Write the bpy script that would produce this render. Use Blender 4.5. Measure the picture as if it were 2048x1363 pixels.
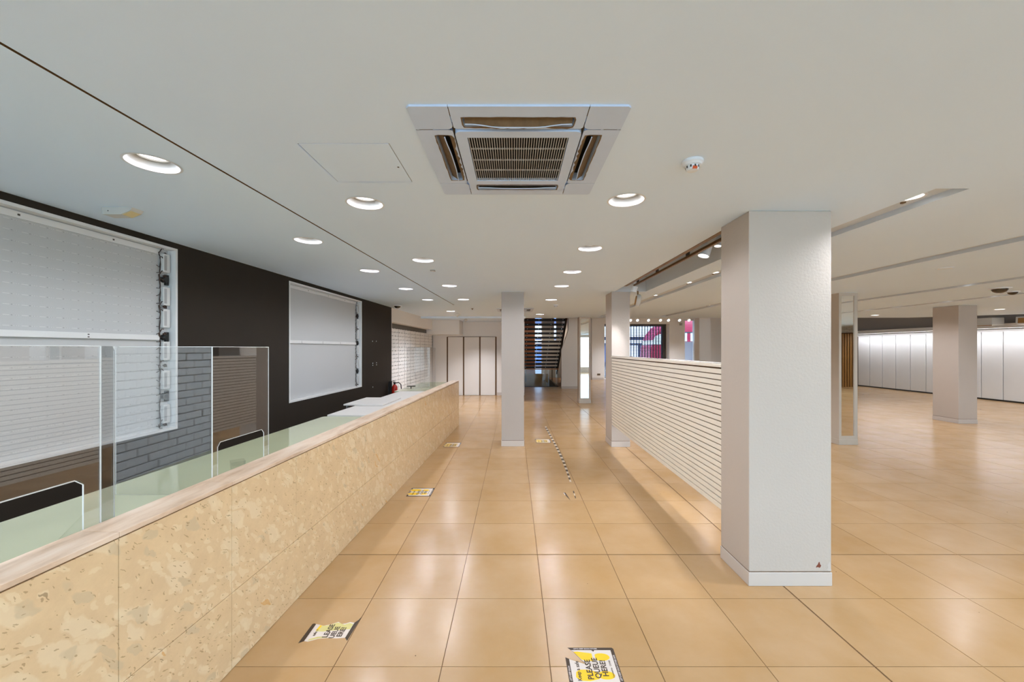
import bpy, bmesh, math, random
from mathutils import Vector, Matrix, Euler

# ------------------------------------------------------------------ clear
for o in list(bpy.data.objects):
    bpy.data.objects.remove(o)
scene = bpy.context.scene
C = scene.collection
random.seed(7)
PI = math.pi

# ------------------------------------------------------------------ camera
F, VX, VY = 794.0, 1028.0, 697.0          # focal length and vanishing point in 2048x1363 pixels
H = 1.761                                 # eye height
cam_data = bpy.data.cameras.new('camera')
cam = bpy.data.objects.new('camera', cam_data)
C.objects.link(cam)
cam_data.sensor_fit = 'HORIZONTAL'
cam_data.sensor_width = 36.0
cam_data.lens = F / 2048.0 * 36.0
cam_data.shift_x = -(VX - 1024.0) / 2048.0
cam_data.shift_y = (VY - 681.5) / 2048.0
cam_data.clip_start = 0.05
cam_data.clip_end = 300
cam.location = (0, 0, H)
cam.rotation_euler = (PI / 2, 0, 0)
scene.camera = cam

# ------------------------------------------------------------------ world, exposure
world = bpy.data.worlds.new('world')
scene.world = world
world.use_nodes = True
bg = world.node_tree.nodes['Background']
bg.inputs['Color'].default_value = (0.57, 0.77, 1.0, 1)
bg.inputs['Strength'].default_value = 6.2
vs = scene.view_settings
vs.view_transform = 'Standard'
vs.look = 'None'
vs.gamma = 1.0
vs.use_curve_mapping = False
vs.exposure = 0.32

LAMP = (0.93, 0.96, 1.06)
P_AISLE, P_STAFF, P_GROOVE, P_TRACK = 19.0, 19.0, 98.0, 75.0
# daylight reaches the room through windows added behind the camera and through the shutter: portals for the sky
def portal(name, loc, rot, sx, sy):
    l = bpy.data.lights.new(name, 'AREA')
    l.shape = 'RECTANGLE'
    l.size, l.size_y = sx, sy
    l.cycles.is_portal = True
    o = bpy.data.objects.new(name, l)
    C.objects.link(o)
    o.location = loc
    o.rotation_euler = rot
    return o
portal('sky_portal_back', (4.9, -3.9, 1.5), (PI / 2, 0, 0), 16.2, 2.4)
portal('sky_portal_front', (7.0, 23.9, 1.6), (-PI / 2, 0, 0), 3.6, 3.2)
portal('sky_portal_stair', (1.5, 24.5, 1.9), (-PI / 2, 0, 0), 0.5, 3.6)

# ------------------------------------------------------------------ colour and material helpers
def s2l(c):
    c = c / 255.0
    return c / 12.92 if c <= 0.04045 else ((c + 0.055) / 1.055) ** 2.4
def rgb(r, g, b):
    return (s2l(r), s2l(g), s2l(b), 1.0)

def new_mat(name):
    m = bpy.data.materials.new(name)
    m.use_nodes = True
    nt = m.node_tree
    return m, nt, nt.nodes['Principled BSDF']

def N(nt, t, **kw):
    n = nt.nodes.new(t)
    for k, v in kw.items():
        setattr(n, k, v)
    return n

def mat(name, color, rough=0.5, metal=0.0, spec=0.5, var=0.0, scale=8.0, bump=0.0, bscale=60.0, coat=0.0, detail=3.0):
    m, nt, p = new_mat(name)
    p.inputs['Roughness'].default_value = rough
    p.inputs['Metallic'].default_value = metal
    p.inputs['Specular IOR Level'].default_value = spec
    p.inputs['Coat Weight'].default_value = coat
    p.inputs['Base Color'].default_value = color
    tc = N(nt, 'ShaderNodeTexCoord')
    if var > 0:
        nz = N(nt, 'ShaderNodeTexNoise')
        nz.inputs['Scale'].default_value = scale
        nz.inputs['Detail'].default_value = detail
        nt.links.new(tc.outputs['Object'], nz.inputs['Vector'])
        mx = N(nt, 'ShaderNodeMix', data_type='RGBA')
        a = tuple(max(0, c * (1 - var)) for c in color[:3]) + (1,)
        b = tuple(min(1, c * (1 + var)) for c in color[:3]) + (1,)
        mx.inputs['A'].default_value = a
        mx.inputs['B'].default_value = b
        nt.links.new(nz.outputs['Fac'], mx.inputs['Factor'])
        nt.links.new(mx.outputs['Result'], p.inputs['Base Color'])
    if bump > 0:
        n2 = N(nt, 'ShaderNodeTexNoise')
        n2.inputs['Scale'].default_value = bscale
        n2.inputs['Detail'].default_value = 2
        nt.links.new(tc.outputs['Object'], n2.inputs['Vector'])
        b = N(nt, 'ShaderNodeBump')
        b.inputs['Strength'].default_value = bump
        b.inputs['Distance'].default_value = 0.004
        nt.links.new(n2.outputs['Fac'], b.inputs['Height'])
        nt.links.new(b.outputs['Normal'], p.inputs['Normal'])
    return m

def emit(name, color, strength):
    m, nt, p = new_mat(name)
    p.inputs['Base Color'].default_value = (0.8, 0.8, 0.8, 1)
    p.inputs['Emission Color'].default_value = color
    p.inputs['Emission Strength'].default_value = strength
    return m

def clear_sheet(name, tint, gloss, rough=0.0):
    """thin clear sheet: see-through with a real mirror-like surface reflection"""
    m = bpy.data.materials.new(name)
    m.use_nodes = True
    nt = m.node_tree
    nt.nodes.clear()
    out = N(nt, 'ShaderNodeOutputMaterial')
    tr = N(nt, 'ShaderNodeBsdfTransparent')
    tr.inputs['Color'].default_value = tint
    gl = N(nt, 'ShaderNodeBsdfGlossy')
    gl.inputs['Roughness'].default_value = rough
    lw = N(nt, 'ShaderNodeLayerWeight')
    lw.inputs['Blend'].default_value = 0.5
    pw = N(nt, 'ShaderNodeMath', operation='POWER')
    pw.inputs[1].default_value = 4.0
    ad = N(nt, 'ShaderNodeMath', operation='MULTIPLY_ADD')
    ad.inputs[1].default_value = 0.8
    ad.inputs[2].default_value = gloss
    ad.use_clamp = True
    mx = N(nt, 'ShaderNodeMixShader')
    nt.links.new(lw.outputs['Facing'], pw.inputs[0])
    nt.links.new(pw.outputs[0], ad.inputs[0])
    nt.links.new(ad.outputs[0], mx.inputs['Fac'])
    nt.links.new(tr.outputs[0], mx.inputs[1])
    nt.links.new(gl.outputs[0], mx.inputs[2])
    nt.links.new(mx.outputs[0], out.inputs['Surface'])
    return m

def tile_mat():
    m, nt, p = new_mat('cream_floor_tile')
    geo = N(nt, 'ShaderNodeNewGeometry')
    # one random tone for each 60 cm tile
    off = N(nt, 'ShaderNodeVectorMath', operation='ADD')
    off.inputs[1].default_value = (1.0, -2.2 + 6.0, 0.3)
    sc = N(nt, 'ShaderNodeVectorMath', operation='SCALE')
    sc.inputs['Scale'].default_value = 1 / 0.6
    fl = N(nt, 'ShaderNodeVectorMath', operation='FLOOR')
    wn = N(nt, 'ShaderNodeTexWhiteNoise', noise_dimensions='2D')
    nt.links.new(geo.outputs['Position'], off.inputs[0])
    nt.links.new(off.outputs[0], sc.inputs[0])
    nt.links.new(sc.outputs[0], fl.inputs[0])
    nt.links.new(fl.outputs[0], wn.inputs['Vector'])
    r1 = N(nt, 'ShaderNodeValToRGB')
    r1.color_ramp.elements[0].color = rgb(181, 144, 98)
    r1.color_ramp.elements[1].color = rgb(194, 159, 115)
    nt.links.new(wn.outputs['Value'], r1.inputs['Fac'])
    n1 = N(nt, 'ShaderNodeTexNoise')
    n1.inputs['Scale'].default_value = 2.4
    n1.inputs['Detail'].default_value = 6
    n1.inputs['Roughness'].default_value = 0.6
    nt.links.new(geo.outputs['Position'], n1.inputs['Vector'])
    r2 = N(nt, 'ShaderNodeValToRGB')
    r2.color_ramp.elements[0].position = 0.3
    r2.color_ramp.elements[0].color = rgb(182, 141, 88)
    r2.color_ramp.elements[1].position = 0.72
    r2.color_ramp.elements[1].color = rgb(198, 164, 124)
    nt.links.new(n1.outputs['Fac'], r2.inputs['Fac'])
    mx = N(nt, 'ShaderNodeMix', data_type='RGBA')
    mx.inputs['Factor'].default_value = 0.55
    nt.links.new(r1.outputs['Color'], mx.inputs['A'])
    nt.links.new(r2.outputs['Color'], mx.inputs['B'])
    # sparse dark specks
    vo = N(nt, 'ShaderNodeTexVoronoi')
    vo.inputs['Scale'].default_value = 9
    nt.links.new(geo.outputs['Position'], vo.inputs['Vector'])
    lt = N(nt, 'ShaderNodeMath', operation='LESS_THAN')
    lt.inputs[1].default_value = 0.035
    nt.links.new(vo.outputs['Distance'], lt.inputs[0])
    sep = N(nt, 'ShaderNodeSeparateColor')
    nt.links.new(vo.outputs['Color'], sep.inputs[0])
    gt = N(nt, 'ShaderNodeMath', operation='GREATER_THAN')
    gt.inputs[1].default_value = 0.86
    nt.links.new(sep.outputs[0], gt.inputs[0])
    an = N(nt, 'ShaderNodeMath', operation='MULTIPLY')
    nt.links.new(lt.outputs[0], an.inputs[0])
    nt.links.new(gt.outputs[0], an.inputs[1])
    mx2 = N(nt, 'ShaderNodeMix', data_type='RGBA')
    mx2.inputs['B'].default_value = rgb(110, 82, 55)
    nt.links.new(an.outputs[0], mx2.inputs['Factor'])
    nt.links.new(mx.outputs['Result'], mx2.inputs['A'])
    nt.links.new(mx2.outputs['Result'], p.inputs['Base Color'])
    rr = N(nt, 'ShaderNodeMapRange')
    rr.inputs['To Min'].default_value = 0.16
    rr.inputs['To Max'].default_value = 0.30
    nt.links.new(n1.outputs['Fac'], rr.inputs['Value'])
    nt.links.new(rr.outputs['Result'], p.inputs['Roughness'])
    p.inputs['Specular IOR Level'].default_value = 0.55
    return m

def breccia_mat():
    """cream stone with pale pebbles, small pores and a few orange streaks"""
    m, nt, p = new_mat('cream_breccia_stone')
    geo = N(nt, 'ShaderNodeNewGeometry')
    mp = N(nt, 'ShaderNodeMapping')
    mp.inputs['Rotation'].default_value = (0.75, 0, 0)
    nt.links.new(geo.outputs['Position'], mp.inputs['Vector'])
    wob = N(nt, 'ShaderNodeTexNoise')
    wob.inputs['Scale'].default_value = 9
    wob.inputs['Detail'].default_value = 4
    nt.links.new(mp.outputs[0], wob.inputs['Vector'])
    wsc = N(nt, 'ShaderNodeVectorMath', operation='MULTIPLY_ADD')
    wsc.inputs[1].default_value = (0.11, 0.11, 0.11)
    nt.links.new(wob.outputs['Color'], wsc.inputs[0])
    nt.links.new(mp.outputs[0], wsc.inputs[2])
    st = N(nt, 'ShaderNodeVectorMath', operation='MULTIPLY')
    st.inputs[1].default_value = (1, 0.62, 1.5)
    nt.links.new(wsc.outputs[0], st.inputs[0])
    base_n = N(nt, 'ShaderNodeTexNoise')
    base_n.inputs['Scale'].default_value = 9
    base_n.inputs['Detail'].default_value = 12
    base_n.inputs['Roughness'].default_value = 0.72
    nt.links.new(mp.outputs[0], base_n.inputs['Vector'])
    rb = N(nt, 'ShaderNodeValToRGB')
    rb.color_ramp.elements[0].position = 0.40
    rb.color_ramp.elements[0].color = rgb(226, 196, 154)
    rb.color_ramp.elements[1].position = 0.68
    rb.color_ramp.elements[1].color = rgb(236, 207, 163)
    nt.links.new(base_n.outputs['Fac'], rb.inputs['Fac'])
    prev = rb.outputs['Color']
    for sc_, thr, keep, colr in ((8.0, 0.34, 0.5, rgb(243, 223, 186)), (19.0, 0.34, 0.45, rgb(242, 221, 182)), (12.0, 0.28, 0.86, rgb(208, 188, 154))):
        v = N(nt, 'ShaderNodeTexVoronoi')
        v.inputs['Scale'].default_value = sc_
        v.inputs['Randomness'].default_value = 1
        nt.links.new(st.outputs[0], v.inputs['Vector'])
        a = N(nt, 'ShaderNodeMapRange')
        a.inputs['From Min'].default_value = thr
        a.inputs['From Max'].default_value = thr + 0.10
        a.inputs['To Min'].default_value = 1
        a.inputs['To Max'].default_value = 0
        nt.links.new(v.outputs['Distance'], a.inputs['Value'])
        s = N(nt, 'ShaderNodeSeparateColor')
        nt.links.new(v.outputs['Color'], s.inputs[0])
        g = N(nt, 'ShaderNodeMath', operation='GREATER_THAN')
        g.inputs[1].default_value = keep
        nt.links.new(s.outputs[0], g.inputs[0])
        mu = N(nt, 'ShaderNodeMath', operation='MULTIPLY')
        nt.links.new(a.outputs[0], mu.inputs[0])
        nt.links.new(g.outputs[0], mu.inputs[1])
        m2 = N(nt, 'ShaderNodeMath', operation='MULTIPLY')
        nt.links.new(mu.outputs[0], m2.inputs[0])
        m2.inputs[1].default_value = 0.55
        mx = N(nt, 'ShaderNodeMix', data_type='RGBA')
        mx.inputs['B'].default_value = colr
        nt.links.new(m2.outputs[0], mx.inputs['Factor'])
        nt.links.new(prev, mx.inputs['A'])
        prev = mx.outputs['Result']
    # pores and streaks
    for sc_, thr, keep, colr, stre in ((46, 0.22, 0.45, rgb(158, 124, 84), (1, .45, 2.0)), (13, 0.12, 0.80, rgb(112, 82, 50), (1, .35, 2.6)),
                                       (7, 0.13, 0.84, rgb(224, 158, 70), (1, .25, 2.0))):
        sv = N(nt, 'ShaderNodeVectorMath', operation='MULTIPLY')
        sv.inputs[1].default_value = stre
        nt.links.new(wsc.outputs[0], sv.inputs[0])
        v = N(nt, 'ShaderNodeTexVoronoi')
        v.inputs['Scale'].default_value = sc_
        nt.links.new(sv.outputs[0], v.inputs['Vector'])
        l = N(nt, 'ShaderNodeMath', operation='LESS_THAN')
        l.inputs[1].default_value = thr
        nt.links.new(v.outputs['Distance'], l.inputs[0])
        s = N(nt, 'ShaderNodeSeparateColor')
        nt.links.new(v.outputs['Color'], s.inputs[0])
        g = N(nt, 'ShaderNodeMath', operation='GREATER_THAN')
        g.inputs[1].default_value = keep
        nt.links.new(s.outputs[1], g.inputs[0])
        mu = N(nt, 'ShaderNodeMath', operation='MULTIPLY')
        nt.links.new(l.outputs[0], mu.inputs[0])
        nt.links.new(g.outputs[0], mu.inputs[1])
        m2 = N(nt, 'ShaderNodeMath', operation='MULTIPLY')
        nt.links.new(mu.outputs[0], m2.inputs[0])
        m2.inputs[1].default_value = 0.55
        mx = N(nt, 'ShaderNodeMix', data_type='RGBA')
        mx.inputs['B'].default_value = colr
        nt.links.new(m2.outputs[0], mx.inputs['Factor'])
        nt.links.new(prev, mx.inputs['A'])
        prev = mx.outputs['Result']
    nt.links.new(prev, p.inputs['Base Color'])
    p.inputs['Roughness'].default_value = 0.16
    p.inputs['Specular IOR Level'].default_value = 0.45
    return m

def veined_mat():
    m, nt, p = new_mat('pale_pink_marble')
    geo = N(nt, 'ShaderNodeNewGeometry')
    mp = N(nt, 'ShaderNodeMapping')
    mp.inputs['Rotation'].default_value = (0, 0, 0.5)
    mp.inputs['Scale'].default_value = (6, 1.2, 3)
    nt.links.new(geo.outputs['Position'], mp.inputs['Vector'])
    nz = N(nt, 'ShaderNodeTexNoise')
    nz.inputs['Scale'].default_value = 2.2
    nz.inputs['Detail'].default_value = 9
    nz.inputs['Roughness'].default_value = 0.65
    nt.links.new(mp.outputs[0], nz.inputs['Vector'])
    r = N(nt, 'ShaderNodeValToRGB')
    e = r.color_ramp.elements
    e[0].position = 0.34
    e[0].color = rgb(204, 172, 140)
    e[1].position = 0.5
    e[1].color = rgb(230, 203, 176)
    e2 = e.new(0.68)
    e2.color = rgb(240, 219, 197)
    nt.links.new(nz.outputs['Fac'], r.inputs['Fac'])
    nt.links.new(r.outputs['Color'], p.inputs['Base Color'])
    p.inputs['Roughness'].default_value = 0.3
    return m

def brick_paint_mat():
    m, nt, p = new_mat('white_painted_brick')
    tc = N(nt, 'ShaderNodeTexCoord')
    mp = N(nt, 'ShaderNodeMapping')
    mp.inputs['Rotation'].default_value = (PI / 2, 0, 0)
    nt.links.new(tc.outputs['UV'], mp.inputs['Vector'])
    b = N(nt, 'ShaderNodeTexBrick')
    b.inputs['Scale'].default_value = 1.0
    b.inputs['Brick Width'].default_value = 0.225
    b.inputs['Row Height'].default_value = 0.078
    b.inputs['Mortar Size'].default_value = 0.006
    b.inputs['Color1'].default_value = rgb(232, 231, 228)
    b.inputs['Color2'].default_value = rgb(215, 213, 208)
    b.inputs['Mortar'].default_value = rgb(178, 176, 172)
    nt.links.new(tc.outputs['UV'], b.inputs['Vector'])
    bu = N(nt, 'ShaderNodeBump')
    bu.inputs['Strength'].default_value = 0.9
    bu.inputs['Distance'].default_value = 0.01
    bu.invert = True
    nt.links.new(b.outputs['Fac'], bu.inputs['Height'])
    nt.links.new(bu.outputs['Normal'], p.inputs['Normal'])
    nt.links.new(b.outputs['Color'], p.inputs['Base Color'])
    p.inputs['Roughness'].default_value = 0.6
    return m

M = {
    'ceiling': mat('white_ceiling_paint', (0.735, 0.855, 1.0, 1), 0.9, spec=0.2, var=0.02, scale=1.2),
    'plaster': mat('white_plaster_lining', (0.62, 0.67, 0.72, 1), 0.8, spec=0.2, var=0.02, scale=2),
    'white': mat('white_wall_paint', (0.82, 0.78, 0.73, 1), 0.65, spec=0.3, var=0.02, scale=2, bump=0.06, bscale=90),
    'column': mat('warm_white_textured_paint', (0.53, 0.46, 0.395, 1), 0.55, spec=0.35, var=0.02, scale=3, bump=0.35, bscale=55),
    'column_shaded': mat('shaded_column_paint', (0.47, 0.42, 0.375, 1), 0.6, spec=0.3, var=0.03, scale=3, bump=0.2, bscale=55),  # column paint with the slim column's shade put into its colour
    'dado': mat('white_gloss_paint', (0.60, 0.53, 0.47, 1), 0.4),
    'black': mat('dark_brown_black_paint', rgb(46, 39, 31), 0.75, spec=0.25, var=0.12, scale=2.5, detail=6),
    'tile': tile_mat(),
    'grout': mat('brown_grout', rgb(120, 88, 58), 0.9, var=0.15, scale=20),
    'stone': breccia_mat(),
    'marble': veined_mat(),
    'core': mat('dark_counter_core', rgb(84, 66, 46), 0.8),
    'slat': mat('cream_lacquered_slat', rgb(240, 230, 214), 0.32, var=0.03, scale=5),
    'slat_gap': mat('brown_slat_backing', rgb(104, 76, 48), 0.7),
    'box_white': mat('light_box_white', (0.55, 0.55, 0.54, 1), 0.5, var=0.015, scale=2),
    'alu': mat('white_aluminium_frame', (0.78, 0.77, 0.75, 1), 0.35, metal=0.0),
    'led': mat('led_module_cream', rgb(214, 213, 210), 0.35),
    'led_dark': mat('dark_screw', rgb(70, 62, 54), 0.5),
    'driver': mat('white_driver_case', rgb(214, 212, 208), 0.4),
    'driver_print': mat('grey_driver_print', rgb(168, 166, 164), 0.5),
    'cable': mat('dark_brown_cable', rgb(58, 40, 30), 0.5),
    'plug': mat('black_connector', rgb(24, 22, 20), 0.4),
    'acrylic': clear_sheet('clear_acrylic', (0.97, 0.975, 0.97, 1), 0.14),
    'acrylic_grey': clear_sheet('grey_acrylic', (0.80, 0.81, 0.81, 1), 0.10),
    'case_cream': mat('cream_plastic', (0.60, 0.585, 0.54, 1), 0.4),
    'acrylic_edge': mat('bright_acrylic_edge', rgb(226, 228, 226), 0.2),
    'glass': clear_sheet('clear_glass', (0.95, 0.98, 0.97, 1), 0.03),
    'green_glass': mat('pale_green_glass_top', rgb(190, 194, 160), 0.08, spec=0.6, var=0.06, scale=2),
    'board': mat('off_white_board', rgb(224, 220, 214), 0.4, var=0.02),
    'mirror': mat('mirror_silver', (0.93, 0.93, 0.91, 1), 0.015, metal=1.0),
    'frame_grey': mat('warm_grey_column_paint', rgb(190, 178, 162), 0.5, var=0.03),
    'ac': mat('dusty_white_plastic', (0.575, 0.68, 0.85, 1), 0.45, var=0.05, scale=9, detail=8),
    'ac_dirt': mat('brown_dust', rgb(112, 90, 64), 0.9, var=0.45, scale=25, detail=8),
    'ac_dark': mat('dark_vent', rgb(14, 11, 9), 0.9, var=0.3, scale=18),
    'ac_bar': mat('dusty_grille_bar', rgb(196, 192, 188), 0.6, var=0.12, scale=20),
    'cup': mat('white_reflector', (0.72, 0.74, 0.76, 1), 0.4),
    'lamp': emit('lit_lamp_face', (1.0, 0.98, 0.95, 1), 2.6),
    'lamp_ring': mat('grey_lamp_ring', rgb(158, 156, 152), 0.5),
    'slot': mat('brown_track_slot', rgb(112, 80, 46), 0.6),
    'bronze': mat('bronze_track', rgb(120, 88, 52), 0.35, metal=0.3),
    'plastic': mat('white_plastic', (0.76, 0.80, 0.84, 1), 0.35),
    'amber': mat('amber_lens', rgb(228, 206, 150), 0.3),
    'orange': mat('orange_indicator', rgb(222, 92, 40), 0.4),
    'dome': mat('smoked_dome', rgb(52, 38, 20), 0.08, coat=0.5),
    'wood': mat('brown_wood', rgb(128, 78, 46), 0.5, var=0.2, scale=3),
    'slat_wood': mat('oak_slat', rgb(168, 122, 66), 0.55, var=0.15, scale=6),
    'stair': mat('dark_stained_tread', rgb(30, 22, 16), 0.55, var=0.2, scale=6),
    'stringer': mat('dark_brown_stringer', rgb(58, 42, 26), 0.6),
    'rail_wood': mat('orange_brown_rail', rgb(172, 118, 72), 0.4),
    'steel': mat('brushed_steel', rgb(196, 196, 196), 0.3, metal=0.9),
    'grey_wall': mat('grey_plaster', rgb(176, 174, 170), 0.8, var=0.03),
    'pit': mat('teal_black_well', rgb(52, 58, 54), 0.6),
    'gold': mat('ochre_panel', rgb(138, 108, 48), 0.5, var=0.15),
    'lightblock': mat('pale_block_paint', rgb(232, 231, 228), 0.5, var=0.03, scale=4),
    'joint': mat('grey_joint', rgb(104, 102, 98), 0.9),
    'dark_joint': mat('dark_panel_joint', rgb(96, 84, 70), 0.8),
    'panel': mat('pale_wall_panel', (0.80, 0.80, 0.78, 1), 0.45, var=0.05, scale=1.6, detail=5),
    'ext_red': mat('fire_red', rgb(196, 40, 22), 0.3, coat=0.4),
    'rubber': mat('black_rubber', rgb(24, 23, 24), 0.5),
    'label_white': mat('printed_white', rgb(222, 210, 206), 0.5),
    'sticker_white': mat('sticker_white', rgb(226, 214, 204), 0.5, var=0.04, scale=14),
    'sticker_black': mat('sticker_brown_black', rgb(66, 50, 34), 0.5, var=0.15, scale=20),
    'sticker_yellow': mat('sticker_yellow', rgb(250, 204, 14), 0.45),
    'sticker_faded': mat('sticker_faded_yellow', rgb(214, 204, 132), 0.5, var=0.06, scale=20),
    'tape': mat('dirty_tape_residue', rgb(196, 180, 156), 0.6, var=0.2, scale=30),
    'tape_dark': mat('tape_dirt', rgb(78, 62, 44), 0.7),
    'chip': mat('bare_brown_chip', rgb(122, 62, 40), 0.8),
    'brick_wall': brick_paint_mat(),
    'shutter': mat('dark_shutter_steel', rgb(52, 50, 58), 0.4, metal=0.3),
    'dark_frame': mat('dark_door_frame', rgb(58, 50, 44), 0.5),
    'bus_red': mat('bus_red', rgb(150, 34, 62), 0.3, coat=0.3),
    'bus_glass': mat('bus_window_glass', rgb(196, 206, 214), 0.3),
    'bus_dark': mat('bus_dark_trim', rgb(50, 54, 62), 0.5),
    'shop_blue': mat('blue_shop_glass', rgb(84, 104, 150), 0.2),
    'shop_dark': mat('dark_blue_band', rgb(58, 66, 98), 0.5),
    'shop_white': mat('white_shop_fascia', rgb(226, 228, 236), 0.6),
    'asphalt': mat('asphalt', rgb(96, 98, 106), 0.9, var=0.1),
    'paving': mat('pale_paving', rgb(200, 196, 190), 0.9, var=0.08, scale=1),
    'void': mat('grey_void', rgb(150, 145, 142), 0.85),
    'duct': mat('pale_duct', rgb(214, 212, 206), 0.5),
}

def film_mat():
    m, nt, p = new_mat('white_window_film')
    p.inputs['Base Color'].default_value = (0.8, 0.8, 0.86, 1)
    tl = N(nt, 'ShaderNodeBsdfTranslucent')
    tl.inputs['Color'].default_value = (0.8, 0.8, 0.86, 1)
    mx = N(nt, 'ShaderNodeMixShader')
    mx.inputs['Fac'].default_value = 0.5
    out = nt.nodes['Material Output']
    nt.links.new(p.outputs[0], mx.inputs[1])
    nt.links.new(tl.outputs[0], mx.inputs[2])
    nt.links.new(mx.outputs[0], out.inputs['Surface'])
    return m
M['film'] = film_mat()

# ------------------------------------------------------------------ mesh helpers
class MB:
    def __init__(self):
        self.v, self.f = [], []
    def add(self, vs_, fs_):
        b = len(self.v)
        self.v += [tuple(p) for p in vs_]
        self.f += [tuple(b + i for i in f) for f in fs_]
        return self
    def box(self, x0, x1, y0, y1, z0, z1, mx=None):
        vs_ = [(x0, y0, z0), (x1, y0, z0), (x1, y1, z0), (x0, y1, z0), (x0, y0, z1), (x1, y0, z1), (x1, y1, z1), (x0, y1, z1)]
        if mx is not None:
            vs_ = [mx @ Vector(p) for p in vs_]
        return self.add(vs_, [(0, 3, 2, 1), (4, 5, 6, 7), (0, 1, 5, 4), (1, 2, 6, 5), (2, 3, 7, 6), (3, 0, 4, 7)])
    def bbox(self, x0, x1, y0, y1, z0, z1, b=0.004, mx=None):
        """box with chamfered edges"""
        bm = bmesh.new()
        bmesh.ops.create_cube(bm, size=1.0)
        for v in bm.verts:
            v.co = Vector(((x0 + x1) / 2 + v.co.x * (x1 - x0), (y0 + y1) / 2 + v.co.y * (y1 - y0), (z0 + z1) / 2 + v.co.z * (z1 - z0)))
        bmesh.ops.bevel(bm, geom=list(bm.edges), offset=b, segments=2, affect='EDGES', profile=0.5)
        bm.verts.index_update()
        vs_ = [(mx @ v.co) if mx is not None else v.co.copy() for v in bm.verts]
        self.add(vs_, [[v.index for v in f.verts] for f in bm.faces])
        bm.free()
        return self
    def lathe(self, prof, n=32, mx=None, close=False):
        """prof: list of (r, z); revolved about z"""
        vs_, fs_ = [], []
        k = len(prof)
        for i in range(n):
            a = 2 * PI * i / n
            for r, z in prof:
                p = Vector((r * math.cos(a), r * math.sin(a), z))
                vs_.append(mx @ p if mx is not None else p)
        for i in range(n):
            j = (i + 1) % n
            for q in range(k - 1):
                fs_.append((i * k + q, j * k + q, j * k + q + 1, i * k + q + 1))
        return self.add(vs_, fs_)
    def tube(self, pts, r, n=8):
        pts = [Vector(p) for p in pts]
        rings = []
        vs_, fs_ = [], []
        up = Vector((0, 0, 1))
        for i, p in enumerate(pts):
            d = (pts[min(i + 1, len(pts) - 1)] - pts[max(i - 1, 0)]).normalized()
            a = d.cross(up)
            if a.length < 1e-4:
                a = d.cross(Vector((1, 0, 0)))
            a.normalize()
            b = d.cross(a).normalized()
            for k in range(n):
                t = 2 * PI * k / n
                vs_.append(p + a * (r * math.cos(t)) + b * (r * math.sin(t)))
        for i in range(len(pts) - 1):
            for k in range(n):
                k2 = (k + 1) % n
                fs_.append((i * n + k, i * n + k2, (i + 1) * n + k2, (i + 1) * n + k))
        fs_.append(tuple(range(n)))
        fs_.append(tuple((len(pts) - 1) * n + k for k in reversed(range(n))))
        return self.add(vs_, fs_)
    def prism(self, poly, z0, z1, mx=None):
        n = len(poly)
        vs_ = [Vector((x, y, z0)) for x, y in poly] + [Vector((x, y, z1)) for x, y in poly]
        if mx is not None:
            vs_ = [mx @ p for p in vs_]
        fs_ = [tuple(reversed(range(n))), tuple(range(n, 2 * n))]
        fs_ += [(i, (i + 1) % n, n + (i + 1) % n, n + i) for i in range(n)]
        return self.add(vs_, fs_)
    def disc(self, r, z, n=32, mx=None):
        vs_ = [Vector((r * math.cos(2 * PI * i / n), r * math.sin(2 * PI * i / n), z)) for i in range(n)]
        if mx is not None:
            vs_ = [mx @ p for p in vs_]
        return self.add(vs_, [tuple(range(n))])
    def mesh(self, name, m, smooth=False, fix=True):
        me = bpy.data.meshes.new(name)
        me.from_pydata([tuple(p) for p in self.v], [], self.f)
        if fix:
            bm = bmesh.new()
            bm.from_mesh(me)
            bmesh.ops.recalc_face_normals(bm, faces=bm.faces)
            bm.to_mesh(me)
            bm.free()
        me.materials.append(M[m] if isinstance(m, str) else m)
        if smooth:
            for p in me.polygons:
                p.use_smooth = True
            try:
                me.set_sharp_from_angle(angle=math.radians(40))
            except Exception:
                pass
        me.update()
        return me
    def build(self, name, m, parent=None, smooth=False, fix=True):
        o = bpy.data.objects.new(name, self.mesh(name, m, smooth, fix))
        C.objects.link(o)
        if parent is not None:
            o.parent = parent
        return o

def fill(outer, holes, plane='z', c=0.0, flip=False):
    """flat sheet with holes; returns an MB"""
    bm = bmesh.new()
    es = []
    for loop in [outer] + holes:
        vs_ = [bm.verts.new((p[0], p[1], 0)) for p in loop]
        es += [bm.edges.new((vs_[i], vs_[(i + 1) % len(vs_)])) for i in range(len(vs_))]
    bmesh.ops.triangle_fill(bm, use_beauty=True, use_dissolve=False, edges=es)
    bmesh.ops.recalc_face_normals(bm, faces=bm.faces)
    bm.verts.index_update()
    mb = MB()
    pts = []
    for v in bm.verts:
        a, b = v.co.x, v.co.y
        pts.append({'z': (a, b, c), 'x': (c, a, b), 'y': (a, c, b)}[plane])
    mb.add(pts, [[v.index for v in f.verts] for f in bm.faces])
    bm.free()
    return mb

def rect(x0, x1, y0, y1):
    return [(x0, y0), (x1, y0), (x1, y1), (x0, y1)]
def circ(x, y, r, n=32):
    return [(x + r * math.cos(2 * PI * i / n), y + r * math.sin(2 * PI * i / n)) for i in range(n)]
def rrect(x0, x1, y0, y1, r, n=5):
    out = []
    for cx, cy, a0 in ((x1 - r, y0 + r, -PI / 2), (x1 - r, y1 - r, 0), (x0 + r, y1 - r, PI / 2), (x0 + r, y0 + r, PI)):
        for i in range(n + 1):
            a = a0 + PI / 2 * i / n
            out.append((cx + r * math.cos(a), cy + r * math.sin(a)))
    return out

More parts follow.
